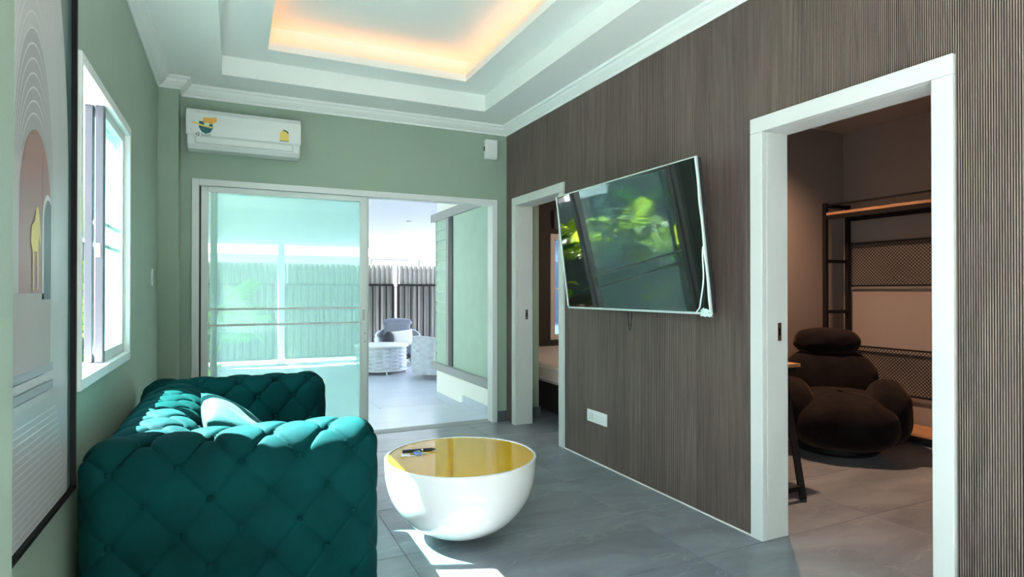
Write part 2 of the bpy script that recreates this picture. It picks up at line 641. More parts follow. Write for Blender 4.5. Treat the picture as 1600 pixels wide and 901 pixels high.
def tiles(parent, m, x0, x1, y0, y1, ztop, th, tx, ty, ox, oy, gap, name='floor_tile', skip=None):
    cache = {}
    ia, ib = math.floor((x0 - ox) / tx), math.ceil((x1 - ox) / tx)
    ja, jb = math.floor((y0 - oy) / ty), math.ceil((y1 - oy) / ty)
    for i in range(ia, ib):
        for j in range(ja, jb):
            a0, a1 = max(x0, ox + i * tx), min(x1, ox + (i + 1) * tx)
            b0, b1 = max(y0, oy + j * ty), min(y1, oy + (j + 1) * ty)
            if a1 - a0 < 0.02 or b1 - b0 < 0.02:
                continue
            if skip and skip((a0 + a1) / 2, (b0 + b1) / 2):
                continue
            k = (round(a1 - a0, 3), round(b1 - b0, 3))
            if k not in cache:
                wx, wy = (a1 - a0) / 2 - gap / 2, (b1 - b0) / 2 - gap / 2
                e = 0.0012
                b = MB()
                r0 = [(-wx, -wy, -th), (wx, -wy, -th), (wx, wy, -th), (-wx, wy, -th)]
                r1 = [(p[0], p[1], -e) for p in r0]
                r2 = [(p[0] - math.copysign(e, p[0]), p[1] - math.copysign(e, p[1]), 0) for p in r0]
                b.v = r0 + r1 + r2
                b.f = [(8, 9, 10, 11)]
                for q in range(4):
                    n = (q + 1) % 4
                    b.f += [(q, n, 4 + n, 4 + q), (4 + q, 4 + n, 8 + n, 8 + q)]
                me = bpy.data.meshes.new(name)
                me.from_pydata(b.v, [], b.f)
                me.materials.append(m)
                cache[k] = me
            o = bpy.data.objects.new(name, cache[k])
            COL.objects.link(o)
            o.parent = parent
            o.location = ((a0 + a1) / 2, (b0 + b1) / 2, ztop)


tiles(fl, M_TILE, XL, 5.55, 0.6, YF + 0.16, 0.0, 0.006, TX, TY, X0T, Y0T, 0.0028,
      skip=lambda x, y: (x > 2.6 and y < 0.5))
tiles(fl, M_TILE, 2.52, 5.55, YF + 0.16, 7.2, 0.0, 0.006, TX, TY, X0T, Y0T, 0.0028)

# skirting
b1 = bx('baseboard_far', M_SKIRT, SX1 + 0.012, XR - 0.006, YF - 0.012, YF, 0.001, 0.10, bevel=0.003)
tag(b1, 'dark grey tile skirting beside the patio door', 'skirting', kind='structure')
b2 = bx('baseboard_left', M_SKIRT, XL, XL + 0.012, 1.36, COLY, 0.001, 0.10, bevel=0.003)
tag(b2, 'dark grey tile skirting along the window wall behind the sofa', 'skirting', kind='structure')

# ------------------------------------------------------------------ ceiling with tray and cove
OX0, OX1, OY0, OY1 = -0.07, 1.985, -0.80, 4.75
IX0, IX1, IY0, IY1 = 0.225, 1.715, -0.55, 4.50
Z2, Z3 = 2.94, 3.155


def ring(b, x0, x1, y0, y1, a0, a1, c0, c1, z0, z1):
    """frame between outer rect and inner rect, height z0..z1"""
    b.box(x0, x1, c1, y1, z0, z1)
    b.box(x0, x1, y0, c0, z0, z1)
    b.box(x0, a0, c0, c1, z0, z1)
    b.box(a1, x1, c0, c1, z0, z1)


cl = MB()
ring(cl, XL - .02, XR + .02, YN, YF + .02, OX0, OX1, OY0, OY1, ZC, Z2 + 0.0)
ceil = cl.build('ceiling', M_CEIL)
tag(ceil, 'white tray ceiling with an orange lit cove', 'ceiling', kind='structure')
b = MB()
ring(b, OX0 - .1, OX1 + .1, OY0 - .1, OY1 + .1, IX0, IX1, IY0, IY1, Z2, Z2 + 0.03)
b.build('tray_soffit', M_CEIL, ceil)
b = MB()
cw = 0.13
b.box(IX0 - cw - .02, IX1 + cw + .02, IY0 - cw - .02, IY1 + cw + .02, Z3, Z3 + 0.04)
ring(b, IX0 - cw - .02, IX1 + cw + .02, IY0 - cw - .02, IY1 + cw + .02, IX0 - cw, IX1 + cw, IY0 - cw, IY1 + cw, Z2 + .031, Z3)
b.build('cove_ceiling', M_CEIL, ceil)
# lip that hides the led strip
b = MB()
ring(b, IX0 - .012, IX1 + .012, IY0 - .012, IY1 + .012, IX0, IX1, IY0, IY1, Z2 + 0.0301, Z2 + 0.055)
b.build('cove_lip', M_CEIL, ceil)
SP = 0.06
for (x0, x1, y0, y1) in ((IX0 - SP, IX1 + SP, IY1 + .035, IY1 + .06), (IX0 - SP, IX1 + SP, IY0 - .06, IY0 - .035),
                         (IX0 - .06, IX0 - .035, IY0, IY1), (IX1 + .035, IX1 + .06, IY0, IY1)):
    bx('led_strip', M_STRIP, x0, x1, y0, y1, Z2 + 0.031, Z2 + 0.039, ceil)

# crown moulding swept round the room
path = [(XL, YN), (XL, 0.98), (COLX, 0.98), (COLX, 1.353), (XL, 1.353), (XL, COLY), (COLX, COLY), (COLX, YF), (XR, YF), (XR, YN)]
prof = [(0.0, ZCR), (0.010, ZCR), (0.012, ZCR + 0.014), (0.030, ZCR + 0.022), (0.052, ZCR + 0.042), (0.062, ZCR + 0.062),
        (0.074, ZCR + 0.066), (0.078, ZC), (0.0, ZC)]
n = len(path)
b = MB()
rings = []
for k in range(n):
    p = Vector(path[k])
    d0 = (p - Vector(path[(k - 1) % n])).normalized()
    d1 = (Vector(path[(k + 1) % n]) - p).normalized()
    n0 = Vector((d0.y, -d0.x))
    n1 = Vector((d1.y, -d1.x))
    mt = (n0 + n1)
    mt = mt / max(1e-6, (1 + n0.dot(n1)))
    i = len(b.v)
    for o_, z_ in prof:
        q = p + mt * o_
        b.v.append((q.x, q.y, z_))
    rings.append(i)
m_ = len(prof)
for k in range(n):
    a, c_ = rings[k], rings[(k + 1) % n]
    for q in range(m_ - 1):
        b.f.append((a + q, c_ + q, c_ + q + 1, a + q + 1))
tr = b.build('trim_1', M_CEIL)
tag(tr, 'white crown moulding running round the top of the walls', 'moulding', kind='structure')


# ------------------------------------------------------------------ door frames in the right wall
def door_frame(name, D, label, strike_z):
    r = tag(empty(name, (XR, (D[0] + D[1]) / 2, 0)), label, 'door frame', kind='structure')
    ox, oy = r.location.x, r.location.y

    def p(nm, x0, x1, y0, y1, z0, z1, m=M_WHITE, bev=0.004):
        return bx(nm, m, x0 - ox, x1 - ox, y0 - oy, y1 - oy, z0, z1, r, bevel=bev)
    xa, xb = XR - 0.022, XR + 0.16
    p('casing', xa, XR + 0.011, D[0], D[0] + CW, 0.001, D[2] - CW)
    p('casing', xa, XR + 0.011, D[1] - CW, D[1], 0.001, D[2] - CW)
    p('head_casing', xa, XR + 0.011, D[0], D[1], D[2] - CW, D[2])
    p('jamb', XR + .011, xb, D[0] + CW - .009, D[0] + CW, 0.001, D[2] - CW + .009)
    p('jamb', XR + .011, xb, D[1] - CW, D[1] - CW + .009, 0.001, D[2] - CW + .009)
    p('head_jamb', XR + .011, xb, D[0] + CW, D[1] - CW, D[2] - CW, D[2] - CW + .009)
    sp = p('strike_plate', XR + 0.085, XR + 0.11, D[1] - CW - 0.002, D[1] - CW, strike_z - .045, strike_z + .045, M_CHROME, 0)
    bx('latch_hole', M_BLACK, XR + .091 - ox, XR + .104 - ox, D[1] - CW - .003 - oy, D[1] - CW - .0019 - oy, strike_z - .018, strike_z + .018, sp)
    return r


door_frame('door_2', D1, 'white door frame between the patio door and the television', 1.02)
door_frame('door_3', D2, 'wide white door frame opening to the room with the armchair', 1.03)

# ------------------------------------------------------------------ sliding patio door
r = tag(empty('door_1', (1.0, YF, 0)), 'white aluminium sliding patio door standing half open', 'sliding door', kind='structure')


def dpart(nm, x0, x1, y0, y1, z0, z1, m=M_ALU, par=None, bev=0.003):
    return bx(nm, m, x0 - 1.0, x1 - 1.0, y0 - YF, y1 - YF, z0, z1, par or r, bevel=bev)


FW = 0.05
dpart('frame_jamb', SX0, SX0 + FW, YF - .02, YF + .10, 0, SZ1)
dpart('frame_jamb', SX1 - FW, SX1, YF - .02, YF + .10, 0, SZ1)
dpart('frame_head', SX0 + FW, SX1 - FW, YF - .02, YF + .10, SZ1 - FW, SZ1)
dpart('threshold', SX0 + FW, SX1 - FW, YF - .01, YF + .12, -0.004, 0.003, M_GREYTRIM)
dpart('jamb_gasket', SX0 + FW + .0005, SX0 + FW + .013, YF + .0, YF + .004, 0.03, SZ1 - FW - .005, M_RUB, bev=0)


def slider_sash(x0, x1, yy, nm, bars, handle):
    s = dpart(nm, x0, x0 + .05, yy, yy + .03, .012, SZ1 - FW - .002)
    dpart('stile', x1 - .062, x1, yy, yy + .03, .012, SZ1 - FW - .002, par=s)
    dpart('top_rail', x0 + .05, x1 - .062, yy, yy + .03, SZ1 - FW - .045, SZ1 - FW - .002, par=s)
    dpart('bottom_rail', x0 + .05, x1 - .062, yy, yy + .03, .012, .08, par=s)
    dpart('glass_pane', x0 + .05, x1 - .062, yy + .012, yy + .018, .08, SZ1 - FW - .045, M_GLASS, par=s, bev=0)
    if bars:
        for z in bars:
            dpart('glazing_bar', x0 + .05, x1 - .062, yy + .004, yy + .0115, z - .008, z + .008, par=s, bev=0)
    if handle:
        h = dpart('handle_plate', x1 - .055, x1 - .012, yy - .010, yy, 0.965, 1.10, M_PLAST, par=s)
        dpart('handle_slot', x1 - .045, x1 - .022, yy - .0112, yy - .0101, 0.985, 1.08, M_PLASTG, par=s, bev=0)
    return s


slider_sash(-0.218, 1.055, YF + .004, 'front_sash', (1.094, 0.968), True)
slider_sash(-0.155, 1.075, YF + .045, 'rear_sash', None, False)
dpart('lock_screw', 1.028, 1.036, YF - .004, YF + .004, 0.87, 0.878, M_ALUD, bev=0)
dpart('lock_screw', 1.028, 1.036, YF - .004, YF + .004, 0.80, 0.808, M_ALUD, bev=0)

# ------------------------------------------------------------------ left sliding window
r = tag(empty('window_1', (XL, (WY0 + WY1) / 2, WZ0)), 'white sliding window with its near half slid open above the sofa', 'window', kind='structure')
wc = r.location.copy()


def wpart(nm, x0, x1, y0, y1, z0, z1, m=M_ALU, par=None, bev=0.003):
    return bx(nm, m, x0 - wc.x, x1 - wc.x, y0 - wc.y, y1 - wc.y, z0 - wc.z, z1 - wc.z, par or r, bevel=bev)


FR = 0.042
xo, xi = XL - 0.10, XL + 0.012
wpart('frame_jamb', xo, xi, WY0, WY0 + FR * .6, WZ0, WZ1)
wpart('frame_jamb', xo, xi, WY1 - FR * .6, WY1, WZ0, WZ1)
wpart('frame_head', xo, xi, WY0 + FR * .6, WY1 - FR * .6, WZ1 - FR, WZ1)
wpart('frame_sill', xo, xi, WY0 + FR * .6, WY1 - FR * .6, WZ0, WZ0 + FR)


def wsash(y0, y1, x0, nm, bars):
    z0, z1 = WZ0 + FR, WZ1 - FR
    s = wpart(nm, x0, x0 + .03, y0, y0 + .045, z0, z1, M_ALUD)  # white sash edge with its shade put into the colour
    wpart('stile', x0, x0 + .03, y1 - .04, y1, z0, z1, par=s)
    wpart('top_rail', x0, x0 + .03, y0 + .045, y1 - .04, z1 - .04, z1, par=s)
    wpart('bottom_rail', x0, x0 + .03, y0 + .045, y1 - .04, z0, z0 + .05, par=s)
    wpart('glass_pane', x0 + .012, x0 + .017, y0 + .045, y1 - .04, z0 + .05, z1 - .04, M_GLASS2, par=s, bev=0)
    for z in bars:
        wpart('glazing_bar', x0 + .006, x0 + .011, y0 + .045, y1 - .04, z - .008, z + .008, par=s, bev=0)
    return s


s1 = wsash(3.075, WY1 - FR * .6, XL - .045, 'inner_sash', (1.54, 1.44))
wsash(3.08, WY1 - FR * .6 - .003, XL - .085, 'outer_sash', ())
wpart('latch', XL - .044, XL - .025, 3.068, 3.075, 1.38, 1.44, M_PLAST, par=s1)

# side opening added out of view near the viewpoint to let in daylight
r = tag(empty('added_opening', (XL, -0.125, 0)), 'white frame of the unseen side opening added for daylight', 'door frame', kind='structure')
bx('frame_jamb', M_ALU, -.12, .012, -.975, -.925, 0, 2.1, r)
bx('frame_jamb', M_ALU, -.12, .012, .925, .975, 0, 2.1, r)
bx('frame_head', M_ALU, -.12, .012, -.925, .925, 2.05, 2.1, r)

# ------------------------------------------------------------------ SOFA
LA, LB = 0.0985, 0.117


def tuft(t, s):
    p = (t / LA + s / LB) / 2
    q = (t / LA - s / LB) / 2
    fp = np.abs(p - np.round(p))
    fq = np.abs(q - np.round(q))
    dp = fp * 2 * LA * LB / math.hypot(LA, LB)
    dq = fq * 2 * LA * LB / math.hypot(LA, LB)
    d = np.minimum(dp, dq)
    # button distance
    pr, qr = np.round(p), np.round(q)
    dt = t - LA * (pr + qr)
    ds = s - LB * (pr - qr)
    rb = np.hypot(dt, ds)
    pil = np.sqrt(np.sin(PI * fp) * np.sin(PI * fq) + 1e-6)
    return 0.012 * pil - 0.010 * np.exp(-(d / 0.0055) ** 1.3) - 0.024 * np.exp(-(rb / 0.020) ** 2)


def tufted_block(name, L, W, H, rad, t_off, s_off, M, amp_top=1.0, res=0.0062):
    """local: length along x [0,L], thickness along y [0,W] (outer face y=0), height z [0,H]."""
    verts, faces = [], []
    ax = [np.linspace(0, L, max(4, int(L / res)) + 1), np.linspace(0, W, max(4, int(W / res)) + 1), np.linspace(0, H, max(4, int(H / res)) + 1)]
    off = 0
    for axis, side in ((0, 0), (0, 1), (1, 0), (1, 1), (2, 0), (2, 1)):
        u, v = [k for k in range(3) if k != axis]
        A, B = np.meshgrid(ax[u], ax[v], indexing='ij')
        P = np.zeros(A.shape + (3,))
        P[..., u] = A
        P[..., v] = B
        P[..., axis] = (L, W, H)[axis] * side
        nu, nv = A.shape
        idx = np.arange(nu * nv).reshape(nu, nv) + off
        f = np.stack([idx[:-1, :-1], idx[1:, :-1], idx[1:, 1:], idx[:-1, 1:]], -1).reshape(-1, 4)
        verts.append(P.reshape(-1, 3))
        faces.append(f)
        off += nu * nv
    P = np.concatenate(verts)
    F = np.concatenate(faces)
    key = np.round(P, 5)
    uq, inv = np.unique(key, axis=0, return_inverse=True)
    inv = inv.reshape(-1)
    P = uq
    F = inv[F]
    lo = np.array([rad, rad, rad * .3])
    hi = np.array([L - rad, W - rad, H - rad])
    Q = np.clip(P, lo, hi)
    N = P - Q
    ln = np.linalg.norm(N, axis=1, keepdims=True)
    ln[ln == 0] = 1
    N = N / ln
    rr = np.where(P[:, 2:3] < rad * .3, rad * .3, rad)
    S = Q + N * np.where(N[:, 2:3] < -0.01, np.array([[rad * .9]]), rad) * 1.0
    S[:, 2] = np.maximum(S[:, 2], 0)
    # unwrap of the cross-section
    a = np.arctan2(N[:, 2], -N[:, 1])          # 0 outer, pi/2 top, pi inner
    a = np.where(np.abs(N[:, 0]) > 0.999, 0, a)
    a = np.clip(a, 0, PI)
    qw, qh = Q[:, 1], Q[:, 2]
    h1 = H - rad
    inner = qw > W - rad - 1e-6
    outer = qw < rad + 1e-6
    s = np.where(outer & (a < PI / 2 + .01), qh + rad * np.minimum(a, PI / 2),
                 np.where(inner & (a > PI / 2 - .01), h1 + rad * PI / 2 + (W - 2 * rad) + rad * (a - PI / 2) + (h1 - qh),
                          h1 + rad * PI / 2 + (qw - rad)))
    d1 = tuft(S[:, 0] - t_off, s - s_off)
    d2 = tuft(S[:, 1] - W / 2, S[:, 2] - s_off)
    wgt = np.clip(N[:, 0] ** 2 * 1.6 - .3, 0, 1)
    d = d1 * (1 - wgt) + d2 * wgt
    d = d * np.where(N[:, 2] < -0.3, 0.0, 1.0)
    top = np.clip(N[:, 2], 0, 1)
    d = d * (0.6 + (amp_top - 0.6) * np.clip(top * 2.2, 0, 1))
    S = S + N * d[:, None]
    me = bpy.data.meshes.new(name)
    me.from_pydata(S.tolist(), [], F.tolist())
    return me, (L, W, H, rad, t_off, s_off)


def button_spots(L, W, H, rad, t_off, s_off):
    h1 = H - rad
    smax = 2 * h1 + rad * PI + (W - 2 * rad)
    out = []
    for j in range(-12, 24):
        s = s_off + j * LB
        if not (0.10 < s < smax - 0.10):
            continue
        for i in range(-20, 20):
            if (i + j) % 2:
                continue
            t = t_off + i * LA
            if not (rad * .7 < t < L - rad * .7):
                continue
            s1_, s2_ = h1, h1 + rad * PI / 2
            s3_ = s2_ + (W - 2 * rad)
            s4_ = s3_ + rad * PI / 2
            if s < s1_:
                p, n_ = Vector((t, 0, s)), Vector((0, -1, 0))
            elif s < s2_:
                a = (s - s1_) / rad
                n_ = Vector((0, -math.cos(a), math.sin(a)))
                p = Vector((t, rad, h1)) + n_ * rad
            elif s < s3_:
                p, n_ = Vector((t, rad + s - s2_, H)), Vector((0, 0, 1))
            elif s < s4_:
                a = (s - s3_) / rad
                n_ = Vector((0, math.sin(a), math.cos(a)))
                p = Vector((t, W - rad, h1)) + n_ * rad
            else:
                p, n_ = Vector((t, W, h1 - (s - s4_))), Vector((0, 1, 0))
            out.append((p, n_))
    return out


SFX0, SFX1 = -0.455, 0.525
SFY0, SFY1 = 2.295, 3.99
AW = 0.235
SFH = 0.722
sofa = tag(empty('sofa', (SFX0, SFY0, 0)), 'deep button tufted teal velvet sofa under the sliding window', 'sofa')
_bt = MB().lathe([(0.0005, -0.004), (0.009, -0.003), (0.0115, 0.0), (0.010, 0.003), (0.005, 0.0052), (0.0005, 0.006)], n=12)
bt_me = bpy.data.meshes.new('tuft_button')
bt_me.from_pydata(_bt.v, [], _bt.f)
bt_me.materials.append(M_VELVET)
bt_me.polygons.foreach_set('use_smooth', [True] * len(bt_me.polygons))


def put_buttons(o, spec):
    for p, n_ in button_spots(*spec):
        c = bpy.data.objects.new('tuft_button', bt_me)
        COL.objects.link(c)
        c.parent = o
        c.location = p - n_ * (0.012 + 0.018 * min(1, max(0, n_.z) * 2.2))
        c.rotation_euler = n_.to_track_quat('Z', 'Y').to_euler()


ZB = 0.03
LENX = SFX1 - SFX0
me, spec = tufted_block('arm', LENX, AW, SFH - ZB, 0.10, 0.03 - SFX0, 0.60, M_VELVET, 1.25)
o = finish('arm', me, M_VELVET, sofa, 'all', fixn=True)
o.location = (0, 0, ZB)
put_buttons(o, spec)
# far arm: mirrored (outer face to the far side)
o2 = finish('arm', me.copy(), M_VELVET, sofa, 'all')
o2.data.materials.clear()
o2.data.materials.append(M_VELVET)
o2.location = (LENX, SFY1 - SFY0, ZB)
o2.rotation_euler = (0, 0, PI)
put_buttons(o2, spec)
# backrest between the arms, lying along y
BL = SFY1 - SFY0 - 2 * AW + 0.16
me, spec = tufted_block('backrest', BL, 0.34, SFH - ZB - 0.004, 0.15, 0.06, 0.58, M_VELVET, 1.25)
o3 = finish('backrest', me, M_VELVET, sofa, 'all', fixn=True)
o3.rotation_euler = (0, 0, -PI / 2)
o3.location = (0.008, SFY1 - SFY0 - AW + 0.08, ZB)
put_buttons(o3, spec)
# base and seat cushions
bx('base', M_VELVET, 0.05, LENX - 0.035, AW - 0.02, SFY1 - SFY0 - AW + 0.02, ZB, 0.25, sofa, bevel=0.02)


def cushion(name, m, lx, ly, th, parent=None, p=3.2, n=36, wr=0.0, seed=0):
    """flat pillow in local xy, thickness th at centre"""
    u = np.linspace(-1, 1, n)
    U, V = np.meshgrid(u, u, indexing='ij')
    prof_ = (1 - np.abs(U) ** p) * (1 - np.abs(V) ** p)
    prof_ = np.clip(prof_, 0, 1) ** 0.55
    pin = 1 - 0.05 * (1 - np.abs(V) ** 2) * np.abs(U) ** 6
    pin2 = 1 - 0.05 * (1 - np.abs(U) ** 2) * np.abs(V) ** 6
    wv = wr * (np.sin(U * 7 + seed) * np.cos(V * 5 - seed * 2) + 0.5 * np.sin(V * 13 + U * 9 + seed))
    top = np.stack([U * lx / 2 * pin, V * ly / 2 * pin2, th / 2 * prof_ * (1 + wv)], -1)
    bot = top.copy()
    bot[..., 2] *= -1
    n2 = n * n
    idx = np.arange(n2).reshape(n, n)
    f1 = np.stack([idx[:-1, :-1], idx[1:, :-1], idx[1:, 1:], idx[:-1, 1:]], -1).reshape(-1, 4)
    f2 = f1[:, ::-1] + n2
    me_ = bpy.data.meshes.new(name)
    me_.from_pydata(np.concatenate([top.reshape(-1, 3), bot.reshape(-1, 3)]).tolist(), [], np.concatenate([f1, f2]).tolist())
    import bmesh
    bm = bmesh.new()
    bm.from_mesh(me_)
    bmesh.ops.remove_doubles(bm, verts=bm.verts, dist=1e-5)
    bm.to_mesh(me_)
    bm.free()
    return finish(name, me_, m, parent, 'all')


for k in range(2):
    ly = (SFY1 - SFY0 - 2 * AW) / 2
    c = MB().box(0.33, LENX - 0.03, AW + 0.006 + k * ly, AW - 0.006 + (k + 1) * ly, 0.25, 0.425).build('seat_cushion', M_VELVET, sofa, 'all', bevel=0.04, seg=4)
for sx in (0.07, LENX - 0.07):
    for sy in (0.07, SFY1 - SFY0 - 0.07):
        MB().lathe([(0.018, 0), (0.026, ZB + .02)], (sx, sy, 0), 12).build('leg', M_BLACK, sofa, True)

pl = cushion('throw_pillow', M_PILLOW, 0.46, 0.44, 0.15, wr=0.06)
pl.location = (0.06, 2.82, 0.60)
pl.rotation_euler = Euler((math.radians(8), math.radians(42), math.radians(10)))
tag(pl, 'teal velvet throw pillow leaning on the sofa backrest in sunlight', 'pillow')

# ------------------------------------------------------------------ COFFEE TABLE
TC = (1.055, 2.835)
tb = tag(empty('coffee_table', (TC[0], TC[1], 0)), 'round white bowl shaped coffee table with glossy amber top', 'coffee table')
R = 0.382
HB = 0.40
prof = [(0.001, 0.0)]
for k in range(1, 40):
    t = (k / 39) ** 1.8
    prof.append((R * (1 - (1 - t) ** 2.35) ** 0.5, (HB - .012) * t))
prof += [(R, HB), (R - 0.003, HB + .003), (R - 0.013, HB + .003), (R - 0.014, HB - 0.004), (R - .014, HB - .03)]
MB().lathe(prof, n=96, cap1=False, cap0=False).build('bowl', M_BOWL, tb, True)
MB().lathe([(0.001, HB - .008), (R - 0.0145, HB - .008), (R - 0.0145, HB - .001), (0.001, HB - .001)], n=96, cap0=False, cap1=False).build('table_top', M_AMBER, tb, True)

ZT = HB - 0.001
kx, ky = 0.80, 2.97
dirv = Vector((0.78, -0.05, 0)).normalized()
# pen
pn = tag(empty('pen', (0.87, 2.99, ZT)), 'black pen lying on the amber table top behind the keys', 'pen')
pn.rotation_euler = (0, 0, math.radians(-8))
MB().tube([(-.075, 0, .0085), (.02, 0, .0085), (.062, 0, .0085), (.078, 0, .0085)], .008, 12).build('barrel', M_RUB, pn, True)
MB().tube([(.078, 0, .0085), (.098, 0, .0078)], .0065, 12, .0015).build('tip', M_RUB, pn, True)
bx('clip', M_CHROME, -.07, -.03, -.002, .002, .017, .0185, pn)
MB().tube([(.022, 0, .0085), (.03, 0, .0085)], .0086, 12).build('ring', M_CHROME, pn, True)
# keys
M_TAGB = mat('blue_tag', (0.06, 0.22, 0.62), 0.3)
M_TAGW = mat('white_tag', (0.75, 0.72, 0.75), 0.3)
kk = tag(empty('key_bunch', (0.84, 2.925, ZT)), 'bunch of keys with white and blue tags on the amber table top', 'keys')
kk.rotation_euler = (0, 0, math.radians(-18))
ringp = [(0.012 + .016 * math.cos(t), .018 + .016 * math.sin(t), .012 + .004 * math.sin(t)) for t in np.linspace(0, 2 * PI, 17)]
MB().tube(ringp, .0014, 6).build('key_ring', M_CHROME, kk, True)
for i_, (dx, dy, rz, mm) in enumerate(((-.045, .012, .2, M_TAGW), (.012, .015, -.1, M_TAGB))):
    o = bx('tag', mm, -.022, .022, -.012, .012, 0, .006, kk, bevel=.003)
    o.location = (dx, dy, .001 + .005 * i_)
    o.rotation_euler = (0.15, 0.1, rz)
for i_, (dx, dy, rz) in enumerate(((.0, -.012, -.12), (.03, -.002, .25), (-.03, -.016, .05), (.045, .018, -.3))):
    b = MB()
    b.prism([(-.03 + .012 * math.cos(t), .012 * math.sin(t)) for t in np.linspace(0, 2 * PI, 13)[:-1]], lambda a_, b_, d_: (a_, b_, d_), .002)
    b.prism([(-.02, -.004), (.03, -.004), (.034, 0), (.03, .003), (.022, .003), (.019, .001), (.015, .004), (-.02, .004)], lambda a_, b_, d_: (a_, b_, d_), .002)
    o = b.build('key', M_CHROME, kk)
    o.location = (dx, dy, .001 + i_ * .0022)
    o.rotation_euler = (0, 0, rz)

# ------------------------------------------------------------------ TELEVISION
h = 0.812
ex = Vector((0, -1, 0))
ey = Vector((-0.1265, 0.0, 0.992)).normalized()
ez = ex.cross(ey).normalized()       # faces the room
if ez.x > 0:
    ez = -ez
TL = Vector((2.604 * h, 4.584 * h, 1.23 + 0.847 * h))
wt = h * 16 / 9 * 0.985
ctr = TL + ex * wt / 2 - ey * h / 2
tv = tag(empty('television'), 'large flat screen television tilted down on the fluted wall', 'television')
tv.matrix_world = Matrix((( ex.x, ey.x, ez.x, ctr.x), (ex.y, ey.y, ez.y, ctr.y), (ex.z, ey.z, ez.z, ctr.z), (0, 0, 0, 1)))
hw, hh = wt / 2, h / 2
bx('back_shell', M_RUB, -hw + .004, hw - .004, -hh + .004, hh - .004, -.045, -.0125, tv, bevel=.008)
bx('screen', M_SCREEN, -hw + .007, hw - .007, -hh + .012, hh - .007, -.012, -.001, tv)
b = MB()
ring(b, -hw, hw, -hh, hh, -hw + .007, hw - .007, -hh + .012, hh - .007, -.012, .001)
b.build('bezel', M_SILVER, tv)
# loose protective film at the edges and corner
rs = random.Random(3)
pts = [(hw - .006 - .05 * math.sin(t * PI) ** 1.0 * (1 - t), -hh + .012 + t * .30, .003) for t in np.linspace(0, 1, 12)]
pts = [(hw - .10 + .095 * (t ** .45), -hh + .012 + t * .34, .004 + .004 * math.sin(9 * t)) for t in np.linspace(0, 1, 16)]
MB().tube(pts, .004, 6).build('film_fold', M_FILM, tv, True)
pts = [(hw + .001, -hh + .02 + t * (h - .03), .003 + .002 * math.sin(20 * t)) for t in np.linspace(0, 1, 30)]
MB().tube(pts, .005, 6).build('film_edge', M_FILM, tv, True)
pts = [(-hw + .002 + .003 * math.sin(9 * t), -hh + .02 + t * (h - .03), .003) for t in np.linspace(0, 1, 30)]
MB().tube(pts, .0035, 6).build('film_edge', M_FILM, tv, True)
nu = 22
U = np.linspace(0, 1, nu)
A, B = np.meshgrid(U, U, indexing='ij')
rng = np.random.default_rng(5)
Pf = np.stack([hw - .055 + .068 * A + .006 * rng.standard_normal(A.shape), -hh - .006 + .035 * B + .004 * rng.standard_normal(A.shape), .006 + .012 * rng.random(A.shape)], -1)
grid_mesh(Pf, M_FILM, 'film_bunch', tv, smooth=False)
# wall bracket
tvz = ctr.z
bxo = empty('mount')
bpy.data.objects.remove(bxo)
inv = tv.matrix_world.inverted()


def tvw(p):
    return tuple(inv @ Vector(p))


b = MB()
b.box(XR - .02, XR - .0055, ctr.y - .3, ctr.y + .3, tvz - .11, tvz + .11)
b.v = [tvw(p) for p in b.v]
b.build('wall_plate', M_BLACK, tv)
for sy in (-.22, .22):
    b = MB()
    b.bar((XR - .02, ctr.y + sy, tvz - .08), (ctr.x + .055, ctr.y + sy, tvz - .1), .03)
    b.v = [tvw(p) for p in b.v]
    b.build('bracket_arm', M_BLACK, tv)
cab = []
for t in np.linspace(0, 1, 18):
    zz = 1.13 - .15 * math.sin(PI * t) ** .9 if True else 0
    cab.append(tvw((XR - .03, 3.19 - .05 * t, zz)))
MB().tube(cab, .0035, 6).build('cable', M_RUB, tv, True)

# ------------------------------------------------------------------ AIR CONDITIONER
def aircon(loc, W, H, D, label, stickers=True):
    r = tag(empty('air_conditioner', loc), label, 'air conditioner')
    pf = [(0, H), (-D * .55, H), (-D * .86, H * .95), (-D * .97, H * .82), (-D, H * .55), (-D, H * .30)]
    body = [(0, 0), (0, H)] + [(-D * .5, H), (-D * .80, H * .93), (-D * .92, H * .80), (-D * .94, H * .3), (-D * .90, H * .10), (-D * .74, 0.0)]
    MB().prism(body, lambda a, b_, d: (d - W / 2 + .006, a, b_), W - .012).build('body', M_PLAST, r, bevel=.012)
    fp = [(-D * .5, H * 1.0), (-D * .84, H * .955), (-D * .965, H * .84), (-D, H * .58), (-D, H * .31), (-D * .95, H * .30), (-D * .95, H * .8), (-D * .8, H * .93)]
    MB().prism(fp, lambda a, b_, d: (d - W / 2, a, b_), W).build('front_panel', M_PLAST, r, bevel=.014)
    lv = bx('louvre', M_PLAST, -W * .42, W * .42, -D * .965, -D * .945, H * .13, H * .275, r, bevel=.004)
    b = MB()
    ring(b, -W * .428, W * .428, H * .115, H * .29, -W * .42, W * .42, H * .13, H * .275, 0, .004)
    b.v = [(x_, -D * .948 + z_, y_) for x_, y_, z_ in b.v]
    b.build('louvre_gap', M_PLASTG, r)
    return r


ACW, ACH, ACD = 0.80, 0.305, 0.20
ac = aircon((0.090, YF, 2.298), ACW, ACH, ACD, 'white split air conditioner with stickers above the sliding patio door')
yf = -ACD - 0.0006


def sticker(nm, pts, m, par, d=0.0):
    return MB().prism([(p[0], p[1]) for p in pts], lambda a, b_, t: (a, yf - d - t, b_), .0005).build(nm, m, par)


